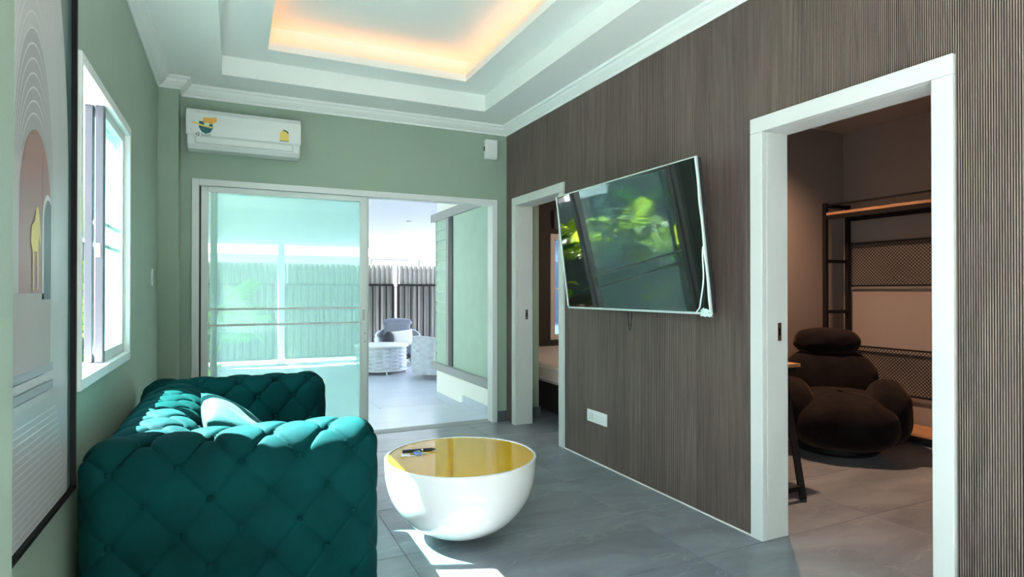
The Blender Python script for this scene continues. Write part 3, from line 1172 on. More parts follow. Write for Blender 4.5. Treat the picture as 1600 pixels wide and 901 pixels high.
def text_obj(nm, s, size, loc, rot, m, par):
    cu = bpy.data.curves.new(nm, 'FONT')
    cu.body = s
    cu.size = size
    cu.extrude = 0.0003
    cu.align_x = 'LEFT'
    t = bpy.data.objects.new(nm, cu)
    COL.objects.link(t)
    bpy.context.view_layer.update()
    me_ = bpy.data.meshes.new_from_object(t)
    bpy.data.objects.remove(t, do_unlink=True)
    me_.materials.clear()
    o_ = finish(nm, me_, m, par)
    o_.location = loc
    o_.rotation_euler = rot
    return o_


M_ST = mat('sticker_teal', (0.01, 0.12, 0.13), 0.4)
M_SO = mat('sticker_orange', (0.72, 0.38, 0.06), 0.4)
M_SY = mat('sticker_yellow', (0.75, 0.58, 0.14), 0.4)
M_SG = mat('sticker_green', (0.02, 0.16, 0.10), 0.4)
M_SB = mat('logo_dark', (0.05, 0.10, 0.16), 0.4)
sh = [(-.315, .195), (-.225, .205), (-.222, .150), (-.240, .118), (-.268, .105), (-.295, .118), (-.315, .150)]
st = sticker('promo_sticker', sh, M_ST, ac)
sticker('sticker_banner', [(-.285, .185), (-.225, .182), (-.195, .205), (-.200, .235), (-.240, .228), (-.290, .225)], M_SO, st, .0006)
sticker('sticker_banner', [(-.355, .175), (-.315, .165), (-.225, .150), (-.225, .160), (-.315, .178), (-.355, .190)], M_SY, st, .0006)
sticker('sticker_badge', [(-.262 + .018 * math.cos(t), .178 + .012 * math.sin(t)) for t in np.linspace(0, 2 * PI, 17)[:-1]], mat('sticker_mint', (.45, .75, .65), .4), st, .0012)
el = [(.245, .115), (.310, .115), (.310, .165)] + [(.2775 + .0325 * math.cos(t), .165 + .03 * math.sin(t)) for t in np.linspace(0.1, PI - .1, 9)] + [(.245, .165)]
st2 = sticker('energy_label', el, M_SY, ac)
arc = [(.2775 + .034 * math.cos(t), .165 + .033 * math.sin(t)) for t in np.linspace(.25, 1.9, 9)] + [(.2775 + .024 * math.cos(t), .165 + .022 * math.sin(t)) for t in np.linspace(1.9, .25, 9)]
sticker('label_arc', arc, M_SG, st2, .0006)
sticker('label_strip', [(.245, .107), (.310, .107), (.310, .114), (.245, .114)], mat('sticker_grey', (.2, .2, .15), .5), st2, .0)
lg = [(-.322 + .012 * math.cos(t), .100 + .012 * math.sin(t)) for t in np.linspace(0, 2 * PI, 17)] + [(-.322 + .006 * math.cos(t), .100 + .006 * math.sin(t)) for t in np.linspace(2 * PI, 0, 17)]
b = MB()
for k in range(3):
    a0 = k * 2 * PI / 3 + .25
    seg = [(-.322 + .0125 * math.cos(t), .100 + .0125 * math.sin(t)) for t in np.linspace(a0, a0 + 1.7, 7)] + [(-.322 + .006 * math.cos(t), .100 + .006 * math.sin(t)) for t in np.linspace(a0 + 1.7, a0, 7)]
    b.prism(seg, lambda a, b_, t: (a, yf - t, b_), .0005)
b.build('logo_emblem', M_SB, ac)
text_obj('logo_text', 'Sasaki', .028, (-.300, yf - .0004, .090), (PI / 2, 0, 0), M_SB, ac)

# ------------------------------------------------------------------ small wall fittings
r = tag(empty('alarm_box', (2.195, YF, 2.475)), 'small white wall box high in the corner beside the fluted wall', 'wall box')
bx('body', M_PLAST, -.062, .062, -.055, 0, 0, .185, r, bevel=.012)
bx('front_cover', M_PLAST, -.058, .058, -.063, -.0551, .018, .180, r, bevel=.004)
bx('side_button', M_RUB, -.0645, -.0615, -.04, -.018, .075, .115, r)

r = tag(empty('socket_plate', (XR - .005, 3.58, .285)), 'wide white socket plate low on the fluted wall under the television', 'socket')
bx('plate', M_PLAST, -.010, 0, -.125, .125, 0, .088, r, bevel=.004)
for yy, k in ((.085, 0), (.055, 0), (.0, 1), (-.07, 1)):
    b = MB()
    if k == 0:
        b.box(-.0112, -.0101, yy - .010, yy + .010, .02, .068)
    else:
        b.box(-.0108, -.0101, yy - .012, yy - .009, .05, .062).box(-.0108, -.0101, yy + .009, yy + .012, .05, .062).box(-.0108, -.0101, yy - .002, yy + .002, .028, .034)
    b.build('rocker' if k == 0 else 'socket_holes', M_WHITE if k == 0 else M_PLASTG, r)

r = tag(empty('light_switch', (XL, 4.61, 1.27)), 'white light switch plate on the window wall near the far corner', 'switch')
bx('plate', M_PLAST, 0, .009, -.035, .035, 0, .115, r, bevel=.003)
bx('rocker', M_WHITE, .0091, .012, -.016, .016, .03, .085, r, bevel=.002)

# ------------------------------------------------------------------ ART PRINT on the left wall
PY0, PY1, PZ0, PZ1 = 1.505, 2.375, 0.585, 2.42
pic = tag(empty('art_print', (XL, (PY0 + PY1) / 2, PZ0)), 'tall framed print of nested pale arches round a pink room', 'picture')
pc = pic.location
M_PGREY = mat('print_pale_grey', (0.44, 0.45, 0.46), 0.35)
M_PRING = mat('print_ring_white', (0.60, 0.60, 0.60), 0.35)
M_PRING2 = mat('print_ring_grey', (0.33, 0.33, 0.34), 0.35)
M_PPINK = mat('print_pink', (0.30, 0.15, 0.14), 0.35)
M_PDARK = mat('print_dark', (0.075, 0.08, 0.10), 0.35)
M_PTEAL = mat('print_teal', (0.05, 0.12, 0.125), 0.3)
M_PYEL = mat('print_yellow', (0.68, 0.54, 0.14), 0.4)
M_PFLOOR = mat('print_floor', (0.33, 0.28, 0.28), 0.35, var=.08, scale=4)
M_PSTEP = mat('print_step', (0.27, 0.29, 0.32), 0.35)


def plate(nm, poly, m, d, t=.0005, par=None):
    """poly in (y,z) world coordinates"""
    return MB().prism([(p[0] - pc.y, p[1] - pc.z) for p in poly], lambda a, b_, q: (d + q, a, b_), t).build(nm, m, par or pic)


def arch(yc, hw_, z0, zs, za, n_=18):
    return [(yc - hw_, z0), (yc + hw_, z0)] + [(yc + hw_ * math.cos(t), zs + (za - zs) * math.sin(t)) for t in np.linspace(0, PI, n_)]


def rc(y0, y1, z0, z1):
    return [(y0, z0), (y1, z0), (y1, z1), (y0, z1)]


b = MB()
for q in (rc(PY0, PY0 + .012, PZ0, PZ1), rc(PY1 - .012, PY1, PZ0, PZ1), rc(PY0 + .012, PY1 - .012, PZ0, PZ0 + .012), rc(PY0 + .012, PY1 - .012, PZ1 - .012, PZ1)):
    b.prism([(p[0] - pc.y, p[1] - pc.z) for p in q], lambda a, b_, d: (d + .001, a, b_), .027)
b.build('frame', M_BLACK, pic)
e = .0121
plate('backing', rc(PY0 + e, PY1 - e, PZ0 + e, PZ1 - e), M_PTEAL, .012, .001)
yc = 1.94
plate('outer_arch', arch(yc, .385, PZ0 + e, 1.55, 2.40, 28), M_PGREY, .0132)
d = .0138
NR = 17
for k in range(NR):
    f = 1 - k / NR
    zt = 1.672 + (2.37 - 1.672) * f ** 1.15
    hwk = .142 + .13 * f ** 1.3
    plate('arch_ring', arch(yc, hwk, 1.20, 1.46, zt, 22), M_PRING, d, .0002)
    plate('arch_ring', arch(yc, hwk - .0025, 1.20, 1.46, zt - .005, 22), M_PGREY if k < 10 else M_PRING2, d + .0003, .0002)
    d += .0006
plate('pink_room', arch(yc, .135, 1.225, 1.45, 1.655), M_PPINK, d, .0003)
plate('pink_wall_edge', rc(yc + .055, yc + .058, 1.24, 1.60), mat('print_pink_dark', (.28, .11, .10), .4), d + .0004, .0002)
plate('doorway_rim', arch(yc + .105, .052, 1.21, 1.42, 1.50), M_PRING, d + .0007, .0002)
plate('doorway', arch(yc + .110, .042, 1.21, 1.42, 1.485), M_PDARK, d + .001, .0002)
plate('inner_pillar', rc(yc + .135, yc + .16, 1.15, 1.5), M_PGREY, d + .0013, .0002)
plate('room_floor', rc(yc - .30, yc + .135, 1.03, 1.226), M_PFLOOR, d + .0007, .0002)
for k in range(4):
    zz = 1.03 - .025 * k
    plate('step', rc(yc - .30, yc + .165, zz - .023, zz), M_PGREY if k % 2 else M_PSTEP, d + .0009, .0002)
for k in range(16):
    zz = .90 - .019 * k
    plate('step', rc(yc - .36, yc + .20 + .008 * k, zz - .004, zz), M_PRING, d + .0009, .0002)
# yellow long-legged figure printed in the pink room
yb = yc - .022
plate('yellow_figure', [(yb - .03, 1.36), (yb - .022, 1.40), (yb + .005, 1.415), (yb + .018, 1.45), (yb + .032, 1.455), (yb + .046, 1.43), (yb + .056, 1.37), (yb + .05, 1.345), (yb + .044, 1.38),
                        (yb + .036, 1.36), (yb + .034, 1.235), (yb + .026, 1.235), (yb + .024, 1.335), (yb - .002, 1.335), (yb - .004, 1.235), (yb - .012, 1.235), (yb - .014, 1.335)], M_PYEL, d + .0016, .0002)

# ------------------------------------------------------------------ OFFICE ROOM
OXF, OYL, OYN, OZ = 5.35, 3.80, 0.55, 2.76
w = wall('wall_office_back', M_TAUPE, 'x', OXF, OXF + .1, OYN - .1, OYL + .1, 0, OZ + .1)
tag(w, 'taupe wall behind the black shelving unit', 'wall')
w = wall('wall_office_left', M_TAUPE, 'y', OYL, OYL + .1, XR + .14, OXF, 0, OZ + .1)
tag(w, 'warmly lit taupe wall left of the armchair', 'wall')
w = wall('wall_office_near', M_TAUPE, 'y', OYN - .1, OYN, XR + .14, OXF, 0, OZ + .1)
tag(w, 'taupe wall on the near side of the armchair room', 'wall')
w = bx('ceiling_office', M_TAUPEC, XR + .14, OXF, OYN, OYL, OZ, OZ + .1)
tag(w, 'beige ceiling of the armchair room', 'ceiling', kind='structure')

# ceiling lamp
ol = tag(empty('ceiling_downlight', (3.75, 3.38, OZ)), 'small round downlight in the armchair room ceiling', 'light')
MB().lathe([(.045, -.004), (.06, -.008), (.066, -.004), (.066, 0)], n=24, cap0=False).build('trim_ring', M_WHITE, ol, True)
MB().lathe([(.001, -.004), (.045, -.004)], n=24, cap0=False, cap1=False).build('lens', M_DSPK, ol, True)
ld = bpy.data.lights.new('downlight_light', 'SPOT')
ld.energy = 150
ld.color = (1.0, 0.58, 0.36)
ld.spot_size = math.radians(140)
ld.spot_blend = 0.8
ld.shadow_soft_size = 0.05
lo = bpy.data.objects.new('downlight_light', ld)
COL.objects.link(lo)
lo.location = (3.75, 3.38, OZ - .03)
# ceiling sprinkler / hook seen in the doorway
sp = tag(empty('ceiling_hook', (4.75, 2.95, OZ)), 'tiny dark fitting on the ceiling above the armchair', 'ceiling fitting')
MB().lathe([(.02, 0), (.022, -.004), (.012, -.008), (.006, -.02)], n=16).build('base', M_BLACK, sp, True)
b = MB()
for k in range(5):
    a = k * 2 * PI / 5
    b.bar((0, 0, -.018), (.04 * math.cos(a), .04 * math.sin(a), -.024), .005)
b.build('prongs', M_BLACK, sp)

# shelving unit
SU0, SU1, SUX0, SUX1 = 1.45, 3.74, 4.97, 5.32
su = tag(empty('shelving_unit', (SUX0, SU1, 0)), 'black metal shelving unit with wooden shelves and mesh backs', 'shelf')


def sup(nm, x0, x1, y0, y1, z0, z1, m=M_BLACK, par=None, bev=.0):
    return bx(nm, m, x0 - SUX0, x1 - SUX0, y0 - SU1, y1 - SU1, z0, z1, par or su, bevel=bev)


for yy in (SU0, SU1 - .035):
    sup('post', SUX0, SUX0 + .035, yy, yy + .035, 0, 2.05)
    sup('post', SUX1 - .035, SUX1, yy, yy + .035, 0, 2.05)
    for zz in (2.015, 1.50, 1.03, .58):
        sup('rung', SUX0 + .035, SUX1 - .035, yy + .005, yy + .03, zz, zz + .03)
for zz in (1.90, 0.03):
    sup('rail', SUX0 + .003, SUX0 + .03, SU0 + .035, SU1 - .035, zz, zz + .035)
    sup('rail', SUX1 - .03, SUX1 - .003, SU0 + .035, SU1 - .035, zz, zz + .035)
sup('shelf_board', SUX0 + .004, SUX1 - .004, SU0 + .036, SU1 - .036, 1.937, 1.962, M_WOOD, bev=.002)
sup('shelf_board', SUX0 + .004, SUX1 - .004, SU0 + .036, SU1 - .036, .067, .092, M_WOOD, bev=.002)
sup('upper_rail', SUX0 + .003, SUX0 + .02, SU0 + .035, SU1 - .035, 2.02, 2.035)


def mesh_panel(z0, z1):
    p = sup('mesh_frame', SUX1 - .022, SUX1 - .008, SU0 + .035, SU1 - .035, z1 - .014, z1)
    sup('mesh_frame_bottom', SUX1 - .022, SUX1 - .008, SU0 + .035, SU1 - .035, z0, z0 + .014, par=p)
    b = MB()
    y0, y1 = SU0 + .035 - SU1, SU1 - .035 - SU1
    H_ = z1 - z0
    step = .030
    x = SUX1 - SUX0 - .015
    wv = .0042
    k = y0 - H_
    while k < y1:
        for sgn in (1, -1):
            a0, b0, a1, b1 = k, z0, k + H_, z1
            if a0 < y0:
                b0 += y0 - a0
                a0 = y0
            if a1 > y1:
                b1 -= a1 - y1
                a1 = y1
            if a1 - a0 > .003:
                if sgn < 0:
                    b0, b1 = z0 + z1 - b0, z0 + z1 - b1
                i = len(b.v)
                ww = wv * .7
                b.v += [(x, a0, b0 - ww), (x, a0, b0 + ww), (x, a1, b1 + ww), (x, a1, b1 - ww), (x + .002, a0, b0 - ww), (x + .002, a0, b0 + ww), (x + .002, a1, b1 + ww), (x + .002, a1, b1 - ww)]
                b.f += [(i, i + 1, i + 2, i + 3), (i + 7, i + 6, i + 5, i + 4), (i, i + 3, i + 7, i + 4), (i + 1, i + 5, i + 6, i + 2)]
        k += step
    o_ = b.build('wire_mesh', M_BLACK, p, fixn=False)
    o_['kind'] = 'stuff'


mesh_panel(1.28, 1.69)
mesh_panel(0.32, 0.73)
it = tag(empty('cable_box', (5.06, 2.77, 1.962)), 'tiny pale box lying on the top shelf of the black unit', 'box')
bx('body', M_TAGW, -.02, .02, -.035, .035, 0, .05, it, bevel=.006)
bx('cover', M_CUSHL, -.015, .015, -.028, .028, .05, .058, it, bevel=.003)


# bulbous armchair
def blob(name, m, c, rad, e1=0.8, e2=0.8, rot=(0, 0, 0), parent=None, nu_=48, nv_=28, wr=.012, seed=1):
    th = np.linspace(-PI, PI, nu_, endpoint=False)
    phi = np.linspace(-PI / 2 + .02, PI / 2 - .02, nv_)
    T, Ph = np.meshgrid(th, phi, indexing='ij')

    def sp_(v, e_):
        return np.sign(v) * np.abs(v) ** e_
    x = rad[0] * sp_(np.cos(Ph), e1) * sp_(np.cos(T), e2)
    y_ = rad[1] * sp_(np.cos(Ph), e1) * sp_(np.sin(T), e2)
    z = rad[2] * sp_(np.sin(Ph), e1)
    nz = 1 + wr * (np.sin(5 * T + 2 * np.sin(3 * Ph + seed)) * np.cos(4 * Ph + seed) + .6 * np.sin(11 * T + 5 * Ph + seed * 2))
    P = np.stack([x * nz, y_ * nz, z * nz], -1)
    o_ = grid_mesh(P, m, name, parent, closed_u=True)
    o_.location = c
    o_.rotation_euler = rot
    return o_


ch = tag(empty('lounge_armchair', (4.30, 3.12, 0)), 'dark brown velvet armchair made of rounded cushions', 'armchair')
ch.rotation_euler = (0, 0, math.radians(-42))      # local -y is the front
blob('seat_cushion', M_CHAIRV, (.0, -.10, .262), (.385, .40, .208), .78, .72, (math.radians(5), 0, 0), ch, wr=.010, seed=1)
blob('backrest', M_CHAIRV, (0, .26, .50), (.36, .17, .26), .8, .75, (math.radians(-14), 0, 0), ch, wr=.012, seed=2)
blob('headrest', M_CHAIRV, (-.01, .30, .815), (.25, .15, .115), .8, .8, (math.radians(-8), 0, 0), ch, wr=.02, seed=3)
blob('armrest', M_CHAIRV, (.345, -.02, .31), (.155, .34, .245), .85, .8, (math.radians(-6), 0, math.radians(-8)), ch, wr=.012, seed=4)
blob('armrest', M_CHAIRV, (-.345, -.02, .31), (.155, .34, .245), .85, .8, (math.radians(-6), 0, math.radians(8)), ch, wr=.012, seed=5)
MB().lathe([(.28, 0), (.30, .02), (.30, .06), (.28, .09)], n=40).build('plinth', M_BLACK, ch, True)

# desk with splayed legs
dk = tag(empty('trestle_desk', (3.0, 3.0, 0)), 'wood topped desk with a splayed black metal leg just inside the doorway', 'desk')
bx('desk_top', M_WOOD, -.40, .40, -.28, .42, .735, .757, dk, bevel=.002)
bx('under_frame', M_BLACK, -.38, .38, -.26, .40, .70, .7345, dk)
LEGS = {(1, -1): ((.035, -.586), (.275, -.245)), (-1, -1): ((-.30, -.586), (-.33, -.245)), (1, 1): ((.035, .60), (.275, .36)), (-1, 1): ((-.30, .60), (-.33, .36))}
for k, (f0, t0) in LEGS.items():
    b = MB()
    b.bar((f0[0], f0[1], .012), (t0[0], t0[1], .71), .034)
    lgo = b.build('leg', M_BLACK, dk)
    MB().lathe([(.018, 0), (.02, .004), (.018, .016)], (f0[0], f0[1], 0), 12).build('foot', M_RUB, lgo, True)
for sy in (-1, 1):
    a, c_ = LEGS[(1, sy)], LEGS[(-1, sy)]
    t = .095
    pa = [a[0][i] + (a[1][i] - a[0][i]) * t for i in (0, 1)]
    pc_ = [c_[0][i] + (c_[1][i] - c_[0][i]) * t for i in (0, 1)]
    MB().bar((pa[0], pa[1], .07), (pc_[0], pc_[1], .07), .026).build('stretcher', M_BLACK, dk)

# ------------------------------------------------------------------ BEDROOM behind the narrow door
w = wall('wall_bedroom_stub', M_GREEN, 'y', 5.16, 5.30, XR + .14, 2.735, 0, OZ)
tag(w, 'narrow olive green wall end inside the bedroom doorway', 'wall')
bb = bx('baseboard_bedroom', M_SKIRT, XR + .165, 2.747, 5.148, 5.16, 0.001, .105, bevel=.003)
tag(bb, 'grey tile skirting at the foot of the green bedroom wall end', 'skirting', kind='structure')
w = wall('wall_bedroom_far', M_BWALL, 'y', 7.15, 7.25, XR + .14, 5.4, 0, OZ + .1, [(3.98, 4.85, .60, 2.0)])
tag(w, 'dark bedroom wall around the far bedroom window', 'wall')
w = wall('wall_bedroom_side', M_BWALL, 'x', 5.4, 5.5, OYL + .1, 7.25, 0, OZ + .1)
tag(w, 'dark bedroom wall beyond the bed', 'wall')
w = bx('ceiling_bedroom', M_TAUPEC, XR + .14, 5.4, OYL + .1, 7.15, OZ, OZ + .1)
tag(w, 'bedroom ceiling', 'ceiling', kind='structure')
r = tag(empty('window_2', (4.415, 7.15, .60)), 'small pale framed bedroom window above the mattress', 'window', kind='structure')
M_PINKF = mat('warm_white_frame', (.72, .62, .58), .5)
for (x0, x1, z0, z1) in ((-.45, -.38, -.03, 1.43), (.38, .45, -.03, 1.43), (-.38, .38, 1.35, 1.43), (-.38, .38, -.03, .04)):
    bx('frame_bar', M_PINKF, x0, x1, -.02, .06, z0, z1, r, bevel=.003)
bx('glass_pane', glass_mat('frosted_glass', (.30, .36, .42), .35, (.35, .45, .55)), -.38, .38, .02, .025, .04, 1.35, r)
bx('glazing_bar', M_PINKF, -.38, .38, .01, .018, .66, .68, r)
aircon((4.42, 7.15, 2.10), .80, .25, .19, 'white air conditioner in the dim bedroom above its window')
bed = tag(empty('bed', (3.85, 5.75, 0)), 'bed with a bare quilted mattress on a black base in the bedroom', 'bed')
bx('bed_base', M_BEDB, -.95, .95, -1.2, 1.3, .03, .30, bed, bevel=.02)
for sx in (-.85, .85):
    for sy in (-1.1, 1.2):
        bx('leg', M_BEDB, sx - .03, sx + .03, sy - .03, sy + .03, 0, .03, bed)
mt = bx('mattress', M_MATT, -.97, .97, -1.2, 1.3, .30, .50, bed, bevel=.05)
for zz in (.345, .455):
    b = MB()
    b.tube([(-.972, -1.15, zz), (-.972, 1.25, zz)], .006, 6)
    b.build('piping', M_CUSHL, mt, True)
bl = bpy.data.lights.new('bedroom_fill_lamp', 'POINT')
bl.energy = 32
bl.color = (1.0, .78, .62)
bl.shadow_soft_size = .06
# unseen pendant, added to light the bedroom
bp_ = tag(empty('added_pendant', (4.7, 4.6, OZ)), 'unseen pendant lamp added to light the bedroom', 'lamp')
MB().tube([(0, 0, 0), (0, 0, -.5)], .004, 6).build('cord', M_BLACK, bp_)
MB().lathe([(.03, -.5), (.12, -.62), (.12, -.63), (.028, -.51)], n=24, cap0=False, cap1=False).build('shade', M_CUSHL, bp_, True)
blo = bpy.data.objects.new('bedroom_fill_lamp', bl)
COL.objects.link(blo)
blo.location = (4.7, 4.6, OZ - .68)

# ------------------------------------------------------------------ PATIO
PZ = -0.12
pf = bx('floor_patio', M_GROUT, -4.2, 9.0, YF + .16, 12.0, PZ - .1, PZ - .006)
tag(pf, 'pale grey tiled patio floor outside the sliding door', 'floor', kind='structure')
tiles(pf, M_PTILE, -2.6, 7.0, YF + .18, 12.0, PZ, .0055, 1.2, .6, 0.35, 6.32, .003, skip=lambda x, y: (x > 2.4 and y < 7.1))
M_LTILE = tile_mat('landing_tile', (0.50, 0.56, 0.66), (0.56, 0.62, 0.72), (0.62, 0.66, 0.74), 0.3)
ls = bx('landing_step', M_LTILE, -.6, XR - .014, YF + .162, 6.30, PZ + .001, -.018, bevel=.004)
tag(ls, 'low pale tiled step outside the patio door', 'step', kind='structure')

# exterior wall of the bedroom: lap siding, trims, window panel (all children of the right wall piece)
xe = wall('wall_exterior', M_EXTW, 'x', XR - .012, XR + .010, YF + .17, 7.25, PZ, 3.2, [(5.35, 6.62, .36, 2.1)])
tag(xe, 'exterior bedroom wall with green siding above a white base', 'wall')
bx('corner_end', M_EXTW, XR + .011, XR + .14, 7.2501, 7.27, PZ, 3.2, xe)
bx('ledge', M_GREYTRIM, XR - .07, XR - .0121, 5.31, 7.29, .255, .345, xe, bevel=.004)
bx('head_band', M_GREYTRIM, XR - .05, XR - .0121, 5.31, 7.40, 2.125, 2.225, xe, bevel=.004)
bx('vertical_trim', M_GREYTRIM, XR - .035, XR - .0121, 6.745, 6.83, .345, 2.125, xe, bevel=.003)
bx('reveal_shade', M_TRIM_SHADE, XR - .030, XR - .0121, 6.62, 6.744, .345, 2.125, xe)  # dark strip painted in for the shadow of the window recess
bx('corner_trim', M_SIDING, XR - .03, XR - .0121, 7.225, 7.252, .345, 2.125, xe)
nl = 14
for k in range(nl):
    z0 = .346 + k * (2.125 - .346) / nl
    z1 = .346 + (k + 1) * (2.125 - .346) / nl
    MB().prism([(XR - .0125, z0), (XR - .030, z0), (XR - .018, z1 - .004), (XR - .0125, z1 - .004)], lambda a, b_, d_: (a, 6.832 + d_, b_), .392).build('siding_board', M_SIDING, xe)
bx('green_window_panel', M_SIDING, XR - .016, XR - .0121, 5.31, 6.62, .345, 2.125, xe)
for k, (y0, y1, z0, z1) in enumerate(((5.31, 6.30, -.018, .06), (6.30, 7.25, PZ, -.04))):
    bx('tile_skirting', M_PTILE, XR - .0225, XR - .0121, y0, y1, z0 + .001, z1, xe)

# patio roof
b = MB()
Y1R, ZR0, ZR1 = 11.9, 2.72, 2.10
b.v = [(-2.58, YF + .162, ZR0), (9, YF + .162, ZR0), (9, Y1R, ZR1), (-2.58, Y1R, ZR1), (-2.58, YF + .162, ZR0 + .12), (9, YF + .162, ZR0 + .12), (9, Y1R, ZR1 + .12), (-2.58, Y1R, ZR1 + .12)]
b.f = [(0, 3, 2, 1), (4, 5, 6, 7), (0, 1, 5, 4), (1, 2, 6, 5), (2, 3, 7, 6), (3, 0, 4, 7)]
pr_ = b.build('ceiling_patio', M_PROOF)
tag(pr_, 'plain white patio ceiling outside the sliding door', 'ceiling', kind='structure')
for (x, y_) in ((.17, 6.9), (2.55, 9.2)):
    zz = ZR0 + (ZR1 - ZR0) * (y_ - YF) / (Y1R - YF)
    MB().lathe([(.03, -.012), (.045, -.008), (.045, .01)], (x, y_, zz), 16).build('downlight', M_PLASTG, pr_, True)
cp = tag(empty('patio_column', (.82, 11.68, PZ)), 'slim white roof post at the far edge of the patio', 'post')
bx('shaft', M_EXTW, -.055, .055, -.055, .055, 0.02, 2.225, cp, bevel=.006)
bx('base_plate', M_GREYTRIM, -.08, .08, -.08, .08, 0, .02, cp)

# fence of corrugated sheet and black barred gates
FY = 12.15


def sheet(b_, x0, x1, yy, z0, z1):
    p = .10
    x = x0
    while x < x1 - .001:
        pts_ = [(x, yy), (x + .03, yy), (x + .045, yy - .03), (x + .085, yy - .03), (x + p, yy)]
        for q, s in zip(pts_, pts_[1:]):
            b_.quad((q[0], q[1], z0), (s[0], s[1], z0), (s[0], s[1], z1), (q[0], q[1], z1))
        x += p


def gate(x0, x1, label):
    g = tag(empty('driveway_gate', ((x0 + x1) / 2, FY, PZ)), label, 'gate', 'driveway gates of corrugated sheet')
    ox = (x0 + x1) / 2
    b = MB()
    sheet(b, x0 - ox, x1 - ox, .0, .06, 1.90)
    b.build('corrugated_sheet', M_SHEET, g)
    zt = 1.47
    for z in (.06, zt):
        bx('rail', M_BLACK, x0 - ox, x1 - ox, -.075, -.04, z, z + .045, g)
    nb = int((x1 - x0) / .132)
    me_ = None
    for k in range(nb + 1):
        xx = x0 - ox + .015 + k * (x1 - x0 - .03) / nb
        wdt = .028 if k in (0, nb) else .012
        bx('bar', M_BLACK, xx - wdt, xx + wdt, -.072, -.045, .105, zt, g)
    return g


gate(-3.0, .72, 'barred driveway gate of corrugated sheet left of the white roof post')
gate(.92, 3.02, 'barred driveway gate of corrugated sheet behind the patio table')
gate(3.10, 6.5, 'barred driveway gate of corrugated sheet behind the hidden patio armchair')


# woven patio furniture
def weave(rx, ry, a0, a1, zf0, zf1, nu_, nv_, nrib, m, name, parent, amp=.022, bulge=.0):
    T = np.linspace(a0, a1, nu_)
    V = np.linspace(0, 1, nv_)
    A_, B_ = np.meshgrid(T, V, indexing='ij')
    s = (A_ - a0) / (a1 - a0)
    z0 = zf0(s) if callable(zf0) else zf0
    z1 = zf1(s) if callable(zf1) else zf1
    Z = z0 + (z1 - z0) * B_
    rows = 6
    off = amp * np.abs(np.sin(PI * s * nrib)) * np.abs(np.sin(PI * (B_ * rows + (np.floor(s * nrib) % 2) * .5)))
    rr = 1 + bulge * np.sin(PI * B_)
    X = (rx * rr + off) * np.cos(A_)
    Y = (ry * rr + off) * np.sin(A_)
    return grid_mesh(np.stack([X, Y, Z], -1), m, name, parent)


pt = tag(empty('patio_table', (2.28, 9.95, PZ)), 'round white topped patio table with a woven rope base', 'table')
weave(.40, .40, 0, 2 * PI, .07, .43, 240, 72, 18, M_ROPE, 'woven_base', pt)
MB().lathe([(.001, .435), (.44, .435), (.45, .445), (.45, .462), (.44, .47), (.001, .47)], n=56, cap0=False, cap1=False).build('table_top', M_WHITE, pt, True)
MB().lathe([(.40, .05), (.425, .05), (.425, .07), (.40, .07)], n=56, cap0=False, cap1=False).build('base_ring', M_WHITE, pt, True)
for k in range(6):
    a = k * PI / 3 + .5
    MB().tube([(.41 * math.cos(a), .41 * math.sin(a), 0), (.41 * math.cos(a), .41 * math.sin(a), .05)], .012, 8).build('leg', M_WHITE, pt)


def rope_chair(loc, rz, label, cushions=True):
    r_ = tag(empty('rope_armchair', loc, rz), label, 'armchair', 'woven rope armchairs on the patio')
    # local -y front; shell wraps the back
    a0, a1 = -.18 * PI, 1.18 * PI

    def topf(s):
        return .50 + .16 * np.sin(PI * s) ** 1.5
    sh_ = weave(.40, .40, a0, a1, .09, topf, 220, 80, 16, M_ROPE, 'woven_shell', r_, bulge=.06)
    T = np.linspace(0, 1, 50)
    pts_ = [(.402 * math.cos(a0 + (a1 - a0) * s), .402 * math.sin(a0 + (a1 - a0) * s), float(topf(np.array(s)))) for s in T]
    MB().tube(pts_, .016, 8).build('rim', M_ROPE, r_, True)
    MB().lathe([(.001, .08), (.39, .08), (.40, .10), (.40, .13), (.001, .13)], n=40, cap0=False, cap1=False).build('seat_base', M_WHITE, r_, True)
    for k in range(4):
        a = PI / 4 + k * PI / 2
        MB().tube([(.36 * math.cos(a), .36 * math.sin(a), 0), (.31 * math.cos(a), .31 * math.sin(a), .09)], .014, 8).build('leg', M_WHITE, r_, True)
    s_ = cushion('seat_pad', M_CUSHG, .70, .70, .17, r_, p=5)
    s_.location = (0, -.02, .27)
    if cushions:
        bk = cushion('back_pad', M_CUSHG, .52, .34, .16, r_, p=4)
        bk.location = (0, .26, .66)
        bk.rotation_euler = (math.radians(74), 0, 0)
        hd = blob('head_roll', M_CUSHG, (0, .29, .765), (.27, .075, .085), .8, .5, (0, 0, 0), r_, wr=.01)
    return r_


rope_chair((2.80, 10.9, PZ), math.radians(-12), 'rope armchair with slate blue cushions behind the round patio table')
rope_chair((2.98, 9.02, PZ), math.radians(120), 'pale woven rope armchair half hidden by the green siding corner', cushions=False)
c1 = cushion('scatter_cushion', M_CUSHL, .44, .30, .13, p=3)
c1.location = (2.80, 10.66, PZ + .50)
c1.rotation_euler = (math.radians(68), math.radians(-6), math.radians(-12))
tag(c1, 'off white rectangular cushion on the slate blue patio armchair', 'cushion')
c2 = blob('scatter_cushion', M_CUSHD, (2.55, 10.60, PZ + .48), (.10, .08, .155), .9, .9, (0, 0.1, 0), None)
tag(c2, 'fluffy charcoal cushion at the arm of the slate blue patio armchair', 'cushion')

